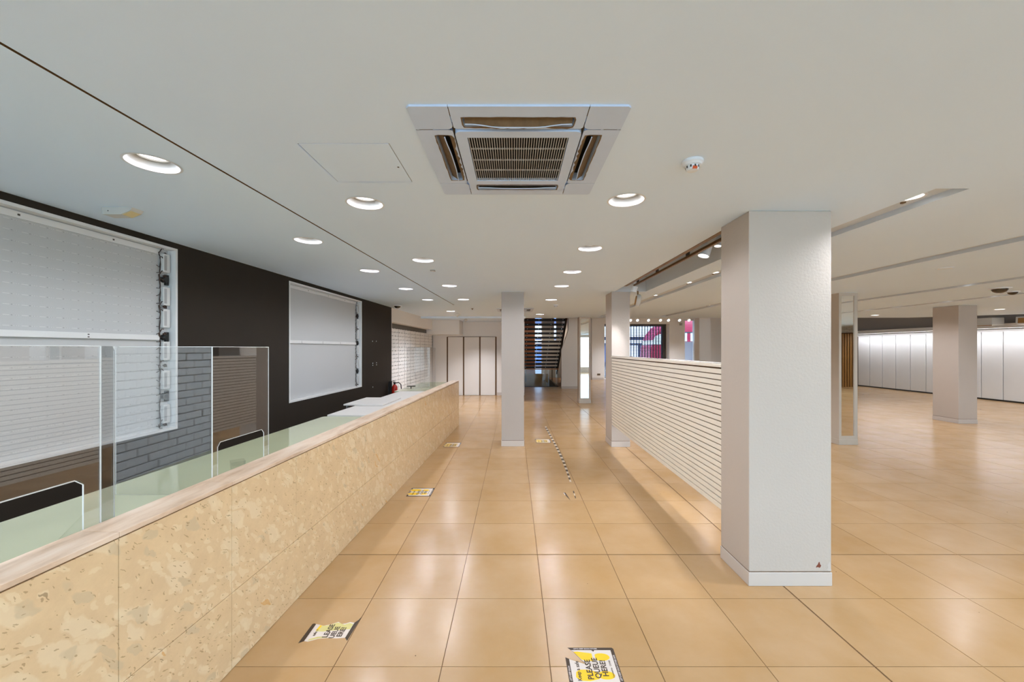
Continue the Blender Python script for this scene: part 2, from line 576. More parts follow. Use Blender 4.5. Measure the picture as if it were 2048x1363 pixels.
def thing(name, label, cat, loc=(0, 0, 0), rot=(0, 0, 0), group=None):
    o = bpy.data.objects.new(name, None)
    o.empty_display_size = 0.1
    C.objects.link(o)
    o.location = loc
    o.rotation_euler = rot
    o['label'] = label
    o['category'] = cat
    if group:
        o['group'] = group
    return o
def tag(o, label, cat, group=None):
    o['label'] = label
    o['category'] = cat
    if group:
        o['group'] = group
    return o
def struct(o, label=None):
    o['kind'] = 'structure'
    if label:
        o['label'] = label
    return o
def stuff(o):
    o['kind'] = 'stuff'
    return o
def piece(name, me, parent, loc=(0, 0, 0), rot=(0, 0, 0), scale=(1, 1, 1)):
    o = bpy.data.objects.new(name, me)
    C.objects.link(o)
    o.parent = parent
    o.location = loc
    o.rotation_euler = rot
    o.scale = scale
    return o
def dup(root, loc, label, rot=None):
    r = root.copy()
    C.objects.link(r)
    r.location = loc
    if rot is not None:
        r.rotation_euler = rot
    r['label'] = label
    for ch in list(root.children):
        c = ch.copy()
        C.objects.link(c)
        c.parent = r
        for g in list(ch.children):
            d = g.copy()
            C.objects.link(d)
            d.parent = c
    return r
def spot(name, parent, loc, power, size_deg, blend=0.5, radius=0.04, rot=(0, 0, 0), color=LAMP):
    l = bpy.data.lights.new(name, 'SPOT')
    l.energy = power
    l.spot_size = math.radians(size_deg)
    l.spot_blend = blend
    l.shadow_soft_size = radius
    l.color = color
    o = bpy.data.objects.new(name, l)
    C.objects.link(o)
    o.parent = parent
    o.location = loc
    o.rotation_euler = rot
    return o

def proj(x, y, z):
    return VX + F * x / y, VY - F * (z - H) / y

CH = 2.785                    # ceiling height
UP = 3.75                     # ceiling of the taller hall
LR = -math.atan(0.0395)       # the counter side of the shop is turned by 2.26 degrees
LO = (-1.634, 0, 0)           # origin of the counter frame: its local y runs along the counter face
LM = Matrix.Translation(LO) @ Matrix.Rotation(LR, 4, 'Z')
def L(x, y, z=0.0):
    return LM @ Vector((x, y, z))
WL = -1.80                    # the dark wall, in the counter frame

# ==================================================================== SETTING
# ---- floor: slab with grout showing in the joints, tiles laid on it
floor = fill([(-4.2, -4.2), (16.6, -4.2), (16.6, 24.8), (-4.2, 24.8)], [rect(0.45, 2.05, 18.45, 23.3)], 'z', -0.004).build('floor', 'grout')
struct(floor, 'cream stone tile floor with thin dark joints')
T = 0.6
tile_cells = []
for i in range(-4, 30):
    for j in range(-10, 38):
        x0, y0 = -1.0 + T * i, 2.2 + T * j
        if x0 + T < -3.6 or x0 > 16.4 or y0 > 23.5 or y0 < -4:
            continue
        if x0 + T > 0.45 and x0 < 2.05 and y0 + T > 18.5:
            continue
        # size in the picture
        yc = max(y0, 0.3)
        a = 0.0
        if y0 > 1.4:
            (ax, ay), (bx, by) = proj(x0, y0, 0), proj(x0 + T, y0 + T, 0)
            vis = ax < 2048 + 50 and bx > -50 and by < 1363
            hid = x0 + T < -1.3 + 0.03 * y0 or (by < 1000 and 1441 < (ax + bx) / 2 < 1662 and y0 > 3.4)
            if vis and not hid:
                a = (bx - ax) * (ay - by)
        tile_cells.append((a, x0, y0))
tile_cells.sort(reverse=True)
def tile_box(mb, x0, y0):
    gx0 = 0.0055 if abs(x0 - 2.0) < 0.01 else 0.0021
    gx1 = 0.0055 if abs(x0 + T - 2.0) < 0.01 else 0.0021
    gy0 = 0.0055 if abs(y0 - 3.4) < 0.01 else 0.0021
    gy1 = 0.0055 if abs(y0 + T - 3.4) < 0.01 else 0.0021
    mb.box(x0 + gx0, x0 + T - gx1, y0 + gy0, y0 + T - gy1, -0.0035, 0.0)
tile_meshes = {}
rest = MB()
n_t = 0
for a, x0, y0 in tile_cells:
    if a > 0 and n_t < 300:
        key = (abs(x0 - 2.0) < 0.01, abs(x0 + T - 2.0) < 0.01, abs(y0 - 3.4) < 0.01, abs(y0 + T - 3.4) < 0.01)
        if key not in tile_meshes:
            mb = MB()
            g = [0.0055 if k else 0.0021 for k in key]
            mb.box(g[0], T - g[1], g[2], T - g[3], -0.0035, 0.0)
            tile_meshes[key] = mb.mesh('tile', 'tile')
        piece('tile', tile_meshes[key], floor, (x0, y0, 0))
        n_t += 1
    else:
        tile_box(rest, x0, y0)
stuff(rest.build('far_tiles', 'tile', floor))

# ---- lamp positions
AISLE_L = [2.80, 4.59, 6.45, 8.25]
AISLE_R = [2.74, 4.05, 5.28, 6.48, 8.30, 11.8]
BEHIND = [0.95, -0.9, -2.6]  # unseen lamps added along the aisle rows for more ambient light
STAFF = [2.20, 3.76, 5.21, 6.78, 8.30, 10.84]
XL, XR = -1.05, 0.775
GROOVES = [(2.70, 2.915, 2.54, 12.6), (4.60, 4.82, -3.0, 12.6), (7.20, 7.42, -3.0, 12.6), (9.30, 9.52, -3.0, 12.6)]
GLIGHTS = [(2.78, 2.78), (2.78, 5.53), (2.78, 6.37), (2.78, 7.89), (2.78, 8.9),
           (4.71, -1.2), (4.71, 1.4), (4.71, 9.68),
           (7.31, -1.0), (7.31, 2.2), (7.31, 6.5), (7.31, 10.6),
           (9.41, 0.4), (9.41, 3.6), (9.41, 7.87), (9.41, 8.74), (9.41, 9.88), (9.41, 10.7)]
FLAT_R = [(11.0, 12.1), (12.6, 10.3), (12.9, 12.0), (12.6, 6.5), (12.6, 2.5), (12.6, -1.0)]
TROUGH = (1.80, 2.36, 3.36, 7.10)
CASS = [(0.02, 2.14), (0.03, 10.5)]
HATCH = (-0.853, 2.21)
CUP_R = 0.118

holes = []
for y in AISLE_L + BEHIND:
    holes.append(circ(XL, y, CUP_R))
for y in AISLE_R + BEHIND:
    holes.append(circ(XR, y, CUP_R))
staff_xy = []
for y in STAFF + [0.6, -1.0]:  # the last two are added lamps out of view
    x = -2.075 + 0.0335 * y if y < 4 else -2.04 + 0.028 * y
    staff_xy.append((x, y))
    holes.append(circ(x, y, CUP_R))
holes.append(rect(*TROUGH))
for g in GROOVES:
    holes.append(rect(*g))
for cx, cy in CASS:
    holes.append(rect(cx - 0.40, cx + 0.40, cy - 0.40, cy + 0.40))
holes.append(rect(HATCH[0] - 0.230, HATCH[0] + 0.230, HATCH[1] - 0.230, HATCH[1] + 0.230))
a, b = L(-0.148, 0.2), L(-0.148, 9.32)
a2, b2 = L(-0.133, 0.2), L(-0.133, 9.32)
holes.append([(a.x, a.y), (a2.x, a2.y), (b2.x, b2.y), (b.x, b.y)])
outer = [(-4.3, -4.2), (15.2, -4.2), (15.2, 11.7), (13.0, 13.1), (0.36, 13.3), (0.36, 15.3), (-4.3, 15.3)]
ceiling = fill(outer, holes, 'z', CH).build('ceiling', 'ceiling')
struct(ceiling, 'white plastered ceiling with recessed lighting grooves')
# slab above and the edges of the lowered ceiling
mb = MB()
mb.box(-4.3, 15.2, -4.2, 11.6, CH + 0.45, CH + 0.5)
for (p, q) in zip(outer[2:6], outer[3:7]):
    d = (Vector((q[0] - p[0], q[1] - p[1], 0))).normalized()
    n = Vector((d.y, -d.x, 0)) * 0.03
    mb.add([(p[0], p[1], CH), (q[0], q[1], CH), (q[0], q[1], UP), (p[0], p[1], UP)], [(0, 1, 2, 3)])
mb.add([(15.2, -4.2, CH), (15.2, 11.7, CH), (15.2, 11.7, UP), (15.2, -4.2, UP)], [(0, 1, 2, 3)])
struct(mb.build('ceiling_edge', 'ceiling', ceiling))
struct(MB().box(-4.3, 16.7, -4.2, 25.0, UP, UP + 0.05).build('ceiling_upper', 'ceiling'), 'higher white ceiling over the stair hall and shopfront')
# grooves and trough linings
for x0, x1, y0, y1 in GROOVES:
    mb = MB()
    z1 = CH + 0.04
    mb.add([(x0, y0, CH), (x1, y0, CH), (x1, y1, CH), (x0, y1, CH), (x0, y0, z1), (x1, y0, z1), (x1, y1, z1), (x0, y1, z1)],
           [(4, 5, 6, 7), (0, 1, 5, 4), (1, 2, 6, 5), (2, 3, 7, 6), (3, 0, 4, 7)])
    mb.build('lighting_groove', 'plaster', ceiling)
x0, x1, y0, y1 = TROUGH
z1 = CH + 0.30
MB().add([(x0, y0, CH), (x1, y0, CH), (x1, y1, CH), (x0, y1, CH), (x0, y0, z1), (x1, y0, z1), (x1, y1, z1), (x0, y1, z1)],
         [(4, 5, 6, 7), (0, 1, 5, 4), (1, 2, 6, 5), (2, 3, 7, 6), (3, 0, 4, 7)]).build('track_trough', 'plaster', ceiling)
mb = MB()
for zz in (0,):
    P = [L(-0.148, 0.2, CH), L(-0.133, 0.2, CH), L(-0.133, 9.32, CH), L(-0.148, 9.32, CH)]
    Q = [p + Vector((0, 0, 0.03)) for p in P]
    mb.add(P + Q, [(4, 5, 6, 7), (0, 1, 5, 4), (1, 2, 6, 5), (2, 3, 7, 6), (3, 0, 4, 7)])
mb.build('curtain_slot', 'slot', ceiling)
# small drop beam and soffits at the far end of the counter side
mb = MB().box(-3.3, 0.36, 12.6, 12.8, CH - 0.055, CH)
struct(mb.build('ceiling_beam', 'ceiling'), 'thin white beam across the ceiling beyond the counter')
struct(MB().box(-3.6, -1.94, 14.1, 15.02, 2.27, CH).build('ceiling_soffit', 'white'), 'boxed white soffit above the far doors')

# access hatch in the ceiling
t = thing('ceiling_access_hatch', 'flush white square access hatch in the ceiling beside the air conditioner', 'hatch', (HATCH[0], HATCH[1], CH))
MB().box(-0.225, 0.225, -0.225, 0.225, 0.0, 0.012).build('hatch_panel', 'ceiling', t)
mb = MB()
for sx in (-1, 1):
    mb.box(min(sx * .2255, sx * .2300), max(sx * .2255, sx * .2300), -0.2300, 0.2300, 0.003, 0.03)
    mb.box(-0.2300, 0.2300, min(sx * .2255, sx * .2300), max(sx * .2255, sx * .2300), 0.004, 0.03)
mb.build('shadow_gap', 'lamp_ring', t)
MB().lathe([(0.0, -0.001), (0.006, -0.001), (0.006, 0.002)], 12, Matrix.Translation((0.2, 0.03, 0))).build('lock', 'plug', t)

# ---- walls. The dark wall behind the counter, with two recessed light boxes
BOX = [(1.42, 3.80), (5.60, 8.05)]
BZ = (0.985, 2.730)
wl = fill(rect(1.30, 9.81, 0, CH + 0.02), [rect(y0, y1, BZ[0], BZ[1]) for y0, y1 in BOX], 'x', WL)
wl.add([(WL, 9.81, 0), (WL - 0.25, 9.81, 0), (WL - 0.25, 9.81, CH), (WL, 9.81, CH)], [(0, 1, 2, 3)])
wall_left = wl.build('wall_left', 'black')
wall_left.matrix_world = LM
struct(wall_left, 'dark brown-black wall behind the counter')
MB().box(WL - 0.004, WL + 0.004, 9.806, 9.818, 0, CH).build('corner_bead', 'white', wall_left)

# backing and white brick wall nearer than the dark wall
bw = MB()
bw.add([(WL - 0.03, -4.3, 0), (WL - 0.03, 1.32, 0), (WL - 0.03, 1.32, CH), (WL - 0.03, -4.3, CH)], [(0, 1, 2, 3)])
def uv_wall(o, ax):
    me = o.data
    uv = me.uv_layers.new(name='UVMap')
    for lp in me.loops:
        co = me.vertices[lp.vertex_index].co
        uv.data[lp.index].uv = (co[ax], co.z)
o = bw.build('wall_left_brick', 'brick_wall')
uv_wall(o, 1)
o.matrix_world = LM
struct(o, 'white painted brick wall behind the camera')
brick_me = MB().bbox(-0.006, 0.008, 0.004, 0.219, 0.003, 0.072, 0.004).mesh('brick', 'lightblock')
for r in range(0, 34):
    for k in range(9):
        yb = 1.29 - 0.225 * (k + 1) + (0.11 if r % 2 else 0)
        if yb > 1.08:
            continue
        bo = piece('brick', brick_me, o, (WL - 0.022 + random.uniform(-0.003, 0.003), yb, 0.078 * r))
# far block wall
mbw = MB().box(WL - 0.30, WL - 0.235, 9.83, 15.1, 0, CH)
bwall = mbw.build('wall_left_far', 'joint')
bwall.matrix_world = LM
struct(bwall, 'white rough block wall past the dark wall')
def wavy_block(seed):
    rnd = random.Random(seed)
    n = 6
    mb_ = MB()
    vs_, fs_ = [], []
    w, h = 0.532, 0.089
    for i in range(n + 1):
        y = w * i / n
        d = 0.010 * math.sin(i * 2.4 + seed)
        for (x, z) in ((0, 0.0), (0.03, 0.0), (0.03, h), (0, h)):
            vs_.append((x + rnd.uniform(-.003, .003), y, z + d * (1 if z == 0 else 0.9)))
    for i in range(n):
        for k in range(4):
            fs_.append((i * 4 + k, i * 4 + (k + 1) % 4, (i + 1) * 4 + (k + 1) % 4, (i + 1) * 4 + k))
    fs_ += [(0, 1, 2, 3), tuple(n * 4 + k for k in (3, 2, 1, 0))]
    return mb_.add(vs_, fs_).mesh('brick', 'lightblock')
wb = [wavy_block(s) for s in range(4)]
for r in range(5, 23):
    for k in range(9):
        piece('brick', wb[(r * 5 + k * 3) % 4], bwall, (WL - 0.235, 9.86 + 0.548 * k, 0.1 * r + 0.012))
MB().box(WL - 0.235, WL - 0.20, 9.83, 14.9, 0, 0.5).build('lower_blocks', 'lightblock', bwall)
o = MB().box(WL - 0.30, WL - 0.02, 9.83, 15.0, 2.44, CH).build('wall_left_bulkhead', 'white')
o.matrix_world = LM
struct(o, 'white bulkhead over the block wall')

# far wall with flush doors on the counter side
YD = 15.03
wf = MB().box(-4.2, 0.40, YD, YD + 0.2, 0, CH)
wall_far = wf.build('wall_far', 'white')
struct(wall_far, 'white far wall with flush cupboard doors')
dj = [-2.518, -1.903, -1.287, -0.681]
for k in range(4):
    pass
for k in range(3):
    x0, x1 = dj[k], dj[k + 1]
    d = MB().bbox(x0 + 0.025, x1 - 0.03, YD - 0.03, YD - 0.001, 0.01, 2.205, 0.004).build('door_%d' % (k + 1), 'white')
    struct(d, ['white flush door, leftmost of three on the far wall', 'white flush door in the middle of the far wall', 'white flush door next to the thin column'][k])
mb = MB()
for x in dj:
    mb.box(x - 0.028, x + 0.023, YD - 0.012, YD + 0.01, 0.0, 2.21)
mb.box(dj[0], dj[-1], YD - 0.008, YD + 0.01, 2.205, 2.222)
struct(mb.build('trim_1', 'slat_gap'), 'brown gaps between the flush doors')
struct(MB().box(-0.65, 0.40, YD - 0.015, YD, 0, 0.11).build('baseboard_far', 'dado'), 'white skirting of the far wall')
struct(MB().box(0.27, 0.33, 13.35, 24.4, 0, UP).build('wall_stair_left', 'wood'), 'brown panelled wall beside the stairs')

MXZ0 = Matrix(((1, 0, 0, 0), (0, 0, 1, 0), (0, 1, 0, 0), (0, 0, 0, 1)))
# stair hall: wall beside the stairs, back wall with the tall window
struct(MB().prism([(2.09, 0), (2.95, 0), (2.95, UP), (2.40, UP), (2.40, 2.6), (2.09, 1.7)], 17.5, 17.7, MXZ0).build('wall_stair_right', 'white'), 'plain white wall right of the stairs')
struct(MB().box(2.09, 2.95, 17.485, 17.5, 0, 0.11).build('baseboard_stair', 'dado'), 'white skirting right of the stairs')
YB = 24.3
mb = MB().box(0.36, 1.27, YB, YB + 0.1, -2, UP)
struct(mb.build('wall_stair_back', 'wood'), 'brown wall behind the open stairs')
struct(MB().box(1.74, 2.46, YB, YB + 0.1, -2, UP).box(2.46, 2.58, YB, YB + 0.1, -2, 2.30).box(2.58, 4.5, YB, YB + 0.1, -2, UP).build('wall_stair_back_grey', 'grey_wall'), 'grey wall beside the tall stair window')
w = struct(MB().add([(1.27, YB + 0.05, 0), (1.74, YB + 0.05, 0), (1.74, YB + 0.05, UP), (1.27, YB + 0.05, UP)], [(0, 1, 2, 3)]).build('window_1', 'glass'), 'tall narrow window behind the stairs')
mb = MB()
for z in (0.0, 0.75, 1.55, 2.05, 2.72, 3.25):
    mb.box(1.27, 1.74, YB, YB + 0.06, z, z + 0.05)
mb.box(1.27, 1.30, YB, YB + 0.06, 0, UP).box(1.68, 1.74, YB, YB + 0.06, 0, UP)
mb.build('window_frame', 'alu', w)
# well for the stairs going down
mb = MB()
mb.add([(0.45, 18.45, 0), (2.05, 18.45, 0), (2.05, 23.3, 0), (0.45, 23.3, 0), (0.45, 18.45, -2.6), (2.05, 18.45, -2.6), (2.05, 23.3, -2.6), (0.45, 23.3, -2.6)],
       [(4, 5, 6, 7), (0, 1, 5, 4), (1, 2, 6, 5), (2, 3, 7, 6), (3, 0, 4, 7)])
struct(mb.build('wall_well', 'pit'), 'dark stairwell going down behind the glass')
MB().box(0.5, 2.0, 23.2, 23.28, -0.6, 0.30).build('lower_panel', 'gold', bpy.data.objects['wall_well'])

# shopfront wall with shutter opening and side window
YS = 23.0
sf = fill(rect(2.95, 16.6, 0, UP), [rect(5.25, 9.0, 0.02, 3.21), rect(9.90, 10.50, 0.02, 3.52)], 'y', YS)
for (x, y0_, y1_) in ((5.25, YS, YS + 0.6), (9.0, YS, YS + 0.6), (9.90, YS, YS + 0.35), (10.50, YS, YS + 0.35)):
    sf.add([(x, y0_, 0), (x, y1_, 0), (x, y1_, UP), (x, y0_, UP)], [(0, 1, 2, 3)])
sf.add([(5.25, YS, 3.21), (9.0, YS, 3.21), (9.0, YS + .6, 3.21), (5.25, YS + .6, 3.21)], [(0, 1, 2, 3)])
sf.add([(9.9, YS, 3.52), (10.5, YS, 3.52), (10.5, YS + .35, 3.52), (9.9, YS + .35, 3.52)], [(0, 1, 2, 3)])
sf.add([(2.95, YS + .61, 0), (5.25, YS + .61, 0), (5.25, YS + .61, UP), (2.95, YS + .61, UP)], [(0, 1, 2, 3)])
wall_front = sf.build('wall_front', 'white')
struct(wall_front, 'white shopfront wall around the shutter and side window')
struct(MB().box(2.93, 2.97, 17.6, 24.4, 0, UP).build('wall_lobby', 'white'), 'white wall between stair hall and lobby')
o = struct(MB().box(4.44, 5.10, 22.6, YS - 0.002, 0, UP).build('wall_pier', 'white'), 'white pier beside the shutter')
MB().box(4.435, 5.105, 22.585, 22.6, 0, 0.12).build('skirting', 'dado', o)
# right-hand wall, back wall
wall_right = struct(MB().box(16.37, 16.6, -4.2, 24.8, 0, UP).build('wall_right', 'dark_joint'), 'wall of tall pale panels on the far side')
pan = MB().bbox(-0.015, 0.018, 0.012, 0.610, 0.0, 2.29, 0.005).mesh('panel', 'panel')
for k in range(-14, 9):
    yk = 13.26 + 0.6215 * k
    piece('panel', pan, wall_right, (16.352, yk, 0.05))
MB().box(16.33, 16.38, -4.2, 24, 0, 0.05).build('floor_gap', 'plug', wall_right)
MB().box(16.335, 16.37, -4.2, 24.0, 2.335, 2.42).build('head_rail', 'panel', wall_right)
o = struct(MB().box(15.86, 16.36, -4.0, 19.2, 2.46, 2.58).build('trim_2', 'panel'), 'white lighting shelf above the pale wall panels')
cove = thing('cove_light', 'long strip light under the white shelf above the pale wall panels', 'strip light', (15.95, 7.6, 2.458))
MB().box(-0.03, 0.03, -11.4, 11.4, -0.02, 0.0).build('channel', 'alu', cove)
MB().box(-0.022, 0.022, -11.4, 11.4, -0.024, -0.02).build('diffuser', 'lamp', cove)
cl = bpy.data.lights.new('strip_glow', 'AREA')
cl.shape = 'RECTANGLE'
cl.size, cl.size_y, cl.energy, cl.color = 0.05, 22.8, 150, LAMP
co_ = piece('strip_glow', cl, cove, (0, 0, -0.03))
struct(MB().box(16.20, 16.36, -4.0, 24.0, 2.585, UP).build('wall_right_void', 'void'), 'grey void above the pale wall panels')
BW = [(-3.1 + 3.25 * k, -3.1 + 3.25 * k + 3.1) for k in range(5)]  # windows added in the unseen back wall to let in daylight
wall_back = fill(rect(-4.3, 16.6, 0, UP), [rect(x0, x1, 0.35, 2.65) for x0, x1 in BW], 'y', -3.8)
o = wall_back.build('wall_back', 'brick_wall')
uv_wall(o, 0)
struct(o, 'white painted brick wall seen only in mirrors')
for k, (x0, x1) in enumerate(BW):
    w = struct(MB().box(x0, x1, -3.83, -3.82, 0.35, 2.65).build('window_%d' % (k + 3), 'glass'), 'added unseen daylight window number %d behind the camera' % (k + 1))
    MB().box(x0, x0 + 0.05, -3.86, -3.79, 0.35, 2.65).box(x1 - 0.05, x1, -3.86, -3.79, 0.35, 2.65).box(x0, x1, -3.86, -3.79, 0.35, 0.41).box(x0, x1, -3.86, -3.79, 2.59, 2.65).build('window_frame', 'alu', w)
struct(MB().box(-30, 50, -30, -4.3, -0.30, -0.15).build('pavement', 'paving'), 'pavement behind the camera')  # unseen paving, made pale to bounce daylight up onto the ceiling
sl = MB().bbox(0, 0.07, -0.04, 0.0, 0, 2.45, 0.008).mesh('slat', 'slat_wood')
sb = struct(MB().box(13.4, 16.36, -3.8, -3.76, 0, 2.5).build('wall_back_slats', 'slat_gap'), 'oak slatted wall reflected in the column mirror')
for k in range(24):
    piece('slat', sl, sb, (13.45 + 0.12 * k, -3.70, 0))

# ==================================================================== COLUMNS
def column(label, x0, x1, y0, y1, h, m='column'):
    t = thing('column', label, 'column', ((x0 + x1) / 2, (y0 + y1) / 2, 0))
    a_, b_ = (x1 - x0) / 2, (y1 - y0) / 2
    MB().bbox(-a_, a_, -b_, b_, 0.106, h, 0.006).build('shaft', m, t)
    MB().bbox(-a_ - .004, a_ + .004, -b_ - .004, b_ + .004, 0.0, 0.101, 0.004).build('skirting', 'dado', t)
    MB().box(-a_ + .004, a_ - .004, -b_ + .004, b_ - .004, 0.095, 0.112).build('shadow_line', 'slat_gap', t)
    return t
c1 = column('large square white column, nearest one, with a brown chip near its base', 1.746, 2.359, 2.95, 3.35, CH)
def blob(cx, cz, pts):
    return [(cx + px_ * 0.001, cz + pz_ * 0.001) for px_, pz_ in pts]
ch = blob(0, 0, [(-22, -18), (-8, -14), (2, -20), (10, -16), (16, -2), (8, 6), (4, 24), (-2, 20), (-8, 4), (-18, -6)])
mxy = Matrix.Translation((0.213, -0.2005, 0.155)) @ Matrix.Rotation(PI / 2, 4, 'X')
MB().prism(ch, -0.001, 0.0012, mxy).build('chipped_patch', 'chip', c1)
ch = blob(0, 0, [(0, -30), (10, -14), (4, 2), (14, 22), (24, 30), (30, 6), (26, -10), (34, -36), (16, -40)])
mxy = Matrix.Translation((0.272, -0.2005, 0.150)) @ Matrix.Rotation(PI / 2, 4, 'X')
MB().prism(ch, -0.001, 0.001, mxy).build('chipped_edge', 'dado', c1)
column('slim white column standing in the middle of the aisle', -0.226, 0.181, 7.17, 7.57, CH, 'column_shaded')
column('white column at the far end of the slatted barrier', 1.75, 2.08, 7.12, 7.58, CH)
column('square white column standing before the pale wall panels', 10.46, 10.90, 9.34, 9.92, CH)
column('white column past the barrier, close to the side window', 7.00, 7.43, 15.0, 15.4, UP, 'white')
def mirror_column(label, x0, x1, y0, y1):
    t = thing('mirrored_column', label, 'column', ((x0 + x1) / 2, (y0 + y1) / 2, 0))
    a_, b_ = (x1 - x0) / 2, (y1 - y0) / 2
    mb_ = MB()
    mb_.box(-a_, a_, -b_ + 0.02, b_, 0.1, CH)
    mb_.build('shaft', 'frame_grey', t)
    f_ = MB().box(-a_, -a_ + 0.045, -b_, -b_ + 0.02, 0.1, CH).box(a_ - 0.06, a_, -b_, -b_ + 0.02, 0.1, CH)
    f_.box(-a_ + .045, a_ - .06, -b_, -b_ + 0.02, 0.1, 0.16).box(-a_ + .045, a_ - .06, -b_, -b_ + 0.02, CH - 0.05, CH)
    f_.build('mirror_frame', 'frame_grey', t)
    MB().box(-a_ + .045, a_ - .06, -b_ + 0.012, -b_ + 0.02, 0.16, CH - 0.05).build('mirror', 'mirror', t)
    MB().bbox(-a_ - .006, a_ + .006, -b_ - .006, b_ + .006, 0, 0.1, 0.004).build('skirting', 'frame_grey', t)
    return t
mirror_column('narrow column faced with a tall mirror showing wooden slats', 5.96, 6.30, 7.28, 7.68)
mirror_column('distant narrow column with a bright mirror strip, beside the stairs', 2.11, 2.48, 12.83, 13.2)

# ==================================================================== COUNTER
ctr = thing('service_counter', 'long counter clad in cream pebbled stone slabs', 'counter', LO, (0, 0, LR))
Y0C, Y1C = 0.38, 9.17
MB().box(-0.155, -0.02, Y0C, Y1C - 0.02, 0.0, 1.012).build('counter_body', 'core', ctr)
js = [Y0C] + [0.98 + 0.6 * k for k in range(14)] + [Y1C]
for k in range(len(js) - 1):
    y0, y1 = js[k] + 0.0014, js[k + 1] - 0.0014
    if y1 - y0 < 0.1:
        continue
    MB().bbox(-0.02, 0.0, y0, y1, 0.003, 0.4200, 0.001).build('stone_panel', 'stone', ctr)
    MB().bbox(-0.02, 0.0, y0, y1, 0.4228, 1.006, 0.001).build('stone_panel', 'stone', ctr)
MB().bbox(-0.155, 0.0, Y1C - 0.019, Y1C, 0.003, 1.006, 0.001).build('end_panel', 'stone', ctr)
cs = [Y0C, 0.98, 1.58, 2.18, 3.38, 4.58, 5.78, 6.98, 8.18, Y1C + 0.004]
for k in range(len(cs) - 1):
    MB().bbox(-0.165, 0.004, cs[k] + 0.0008, cs[k + 1] - 0.0008, 1.012, 1.033, 0.002).build('coping_slab', 'marble', ctr)

# worktops on the staff side
t = thing('glass_worktop', 'long pale green glass worktop behind the stone counter', 'worktop', LO, (0, 0, LR))
MB().prism(rrect(-0.90, -0.158, 0.30, 4.85, 0.05), 0.912, 0.930).build('glass_top', 'green_glass', t)
MB().box(-0.86, -0.17, 0.35, 4.80, 0.872, 0.91).build('under_frame', 'alu', t)
MB().box(-0.80, -0.76, 0.4, 4.7, 0.0, 0.872).box(-0.30, -0.16, 0.4, 4.7, 0.0, 0.872).build('support', 'core', t)
t = thing('far_glass_worktop', 'short glass worktop at the far end of the counter', 'worktop', LO, (0, 0, LR))
MB().prism(rrect(-0.98, -0.158, 7.60, 9.75, 0.04), 0.925, 0.943).build('glass_top', 'green_glass', t)
MB().box(-0.90, -0.17, 7.65, 9.65, 0.885, 0.924).build('under_frame', 'alu', t)
MB().box(-0.85, -0.81, 7.7, 9.6, 0.0, 0.885).build('support', 'core', t)
t = thing('white_board_worktop', 'white board worktop in the middle of the counter', 'worktop', LO, (0, 0, LR))
MB().add(*(lambda m_: (m_.v, m_.f))(MB().bbox(-0.86, -0.158, 4.86, 7.59, 0.915, 0.948, 0.003))).build('board_top', 'board', t)
MB().box(-0.83, -0.80, 4.95, 7.5, 0, 0.915).build('support', 'core', t)
MB().prism([(-0.36, 5.55), (-0.20, 5.62), (-0.20, 5.86), (-0.36, 5.76)], 0.9482, 0.9492).build('cable_hole', 'plug', t)
t = thing('loose_white_shelf', 'loose white shelf board jutting out over the white worktop', 'shelf', LO, (0, 0, LR))
MB().bbox(-1.02, -0.45, 5.62, 6.42, 0.951, 0.972, 0.003).build('shelf_board', 'board', t)
MB().box(-0.99, -0.97, 5.64, 5.70, 0.86, 0.951).box(-0.99, -0.88, 5.64, 5.66, 0.86, 0.88).build('bracket', 'steel', t)
t = thing('door_closer', 'small black T-shaped handle lying on the far glass worktop', 'handle', L(-0.86, 8.1, 0.9432), (0, 0, LR))
MB().bbox(-0.02, 0.16, -0.015, 0.015, 0.045, 0.06, 0.003).build('bar', 'plug', t)
MB().box(0.06, 0.075, -0.01, 0.01, 0.0, 0.045).build('stem', 'plug', t)

# ---- acrylic screens
def sheet(poly, thick, mx):
    return MB().prism(poly, -thick / 2, thick / 2, mx)
def front_panel(ya, yb, z0, z1, slot=None):
    """upright sheet in the counter frame at x = 0, with an open pass-through slot at its foot"""
    if slot:
        s0, s1, sz = slot
        r = 0.03
        arc = []
        for i in range(5):
            a_ = PI / 2 * i / 4
            arc.append((s1 - r + r * math.cos(a_), sz - r + r * math.sin(a_)))
        arc2 = []
        for i in range(5):
            a_ = PI / 2 + PI / 2 * i / 4
            arc2.append((s0 + r + r * math.cos(a_), sz - r + r * math.sin(a_)))
        return [(ya, z0), (ya, z1), (yb, z1), (yb, z0), (s1, z0)] + arc + arc2 + [(s0, z0)]
    return [(ya, z0), (ya, z1), (yb, z1), (yb, z0)]
MYZ = Matrix(((0, 0, 1, 0), (1, 0, 0, 0), (0, 1, 0, 0), (0, 0, 0, 1)))     # (a, b, c) -> (x=c, y=a, z=b)
MXZ = Matrix(((1, 0, 0, 0), (0, 0, 1, 0), (0, 1, 0, 0), (0, 0, 0, 1)))     # (a, b, c) -> (x=a, y=c, z=b)
def edge(pts, r=0.0028):
    return MB().tube(pts, r, 6)
ZT = 1.772
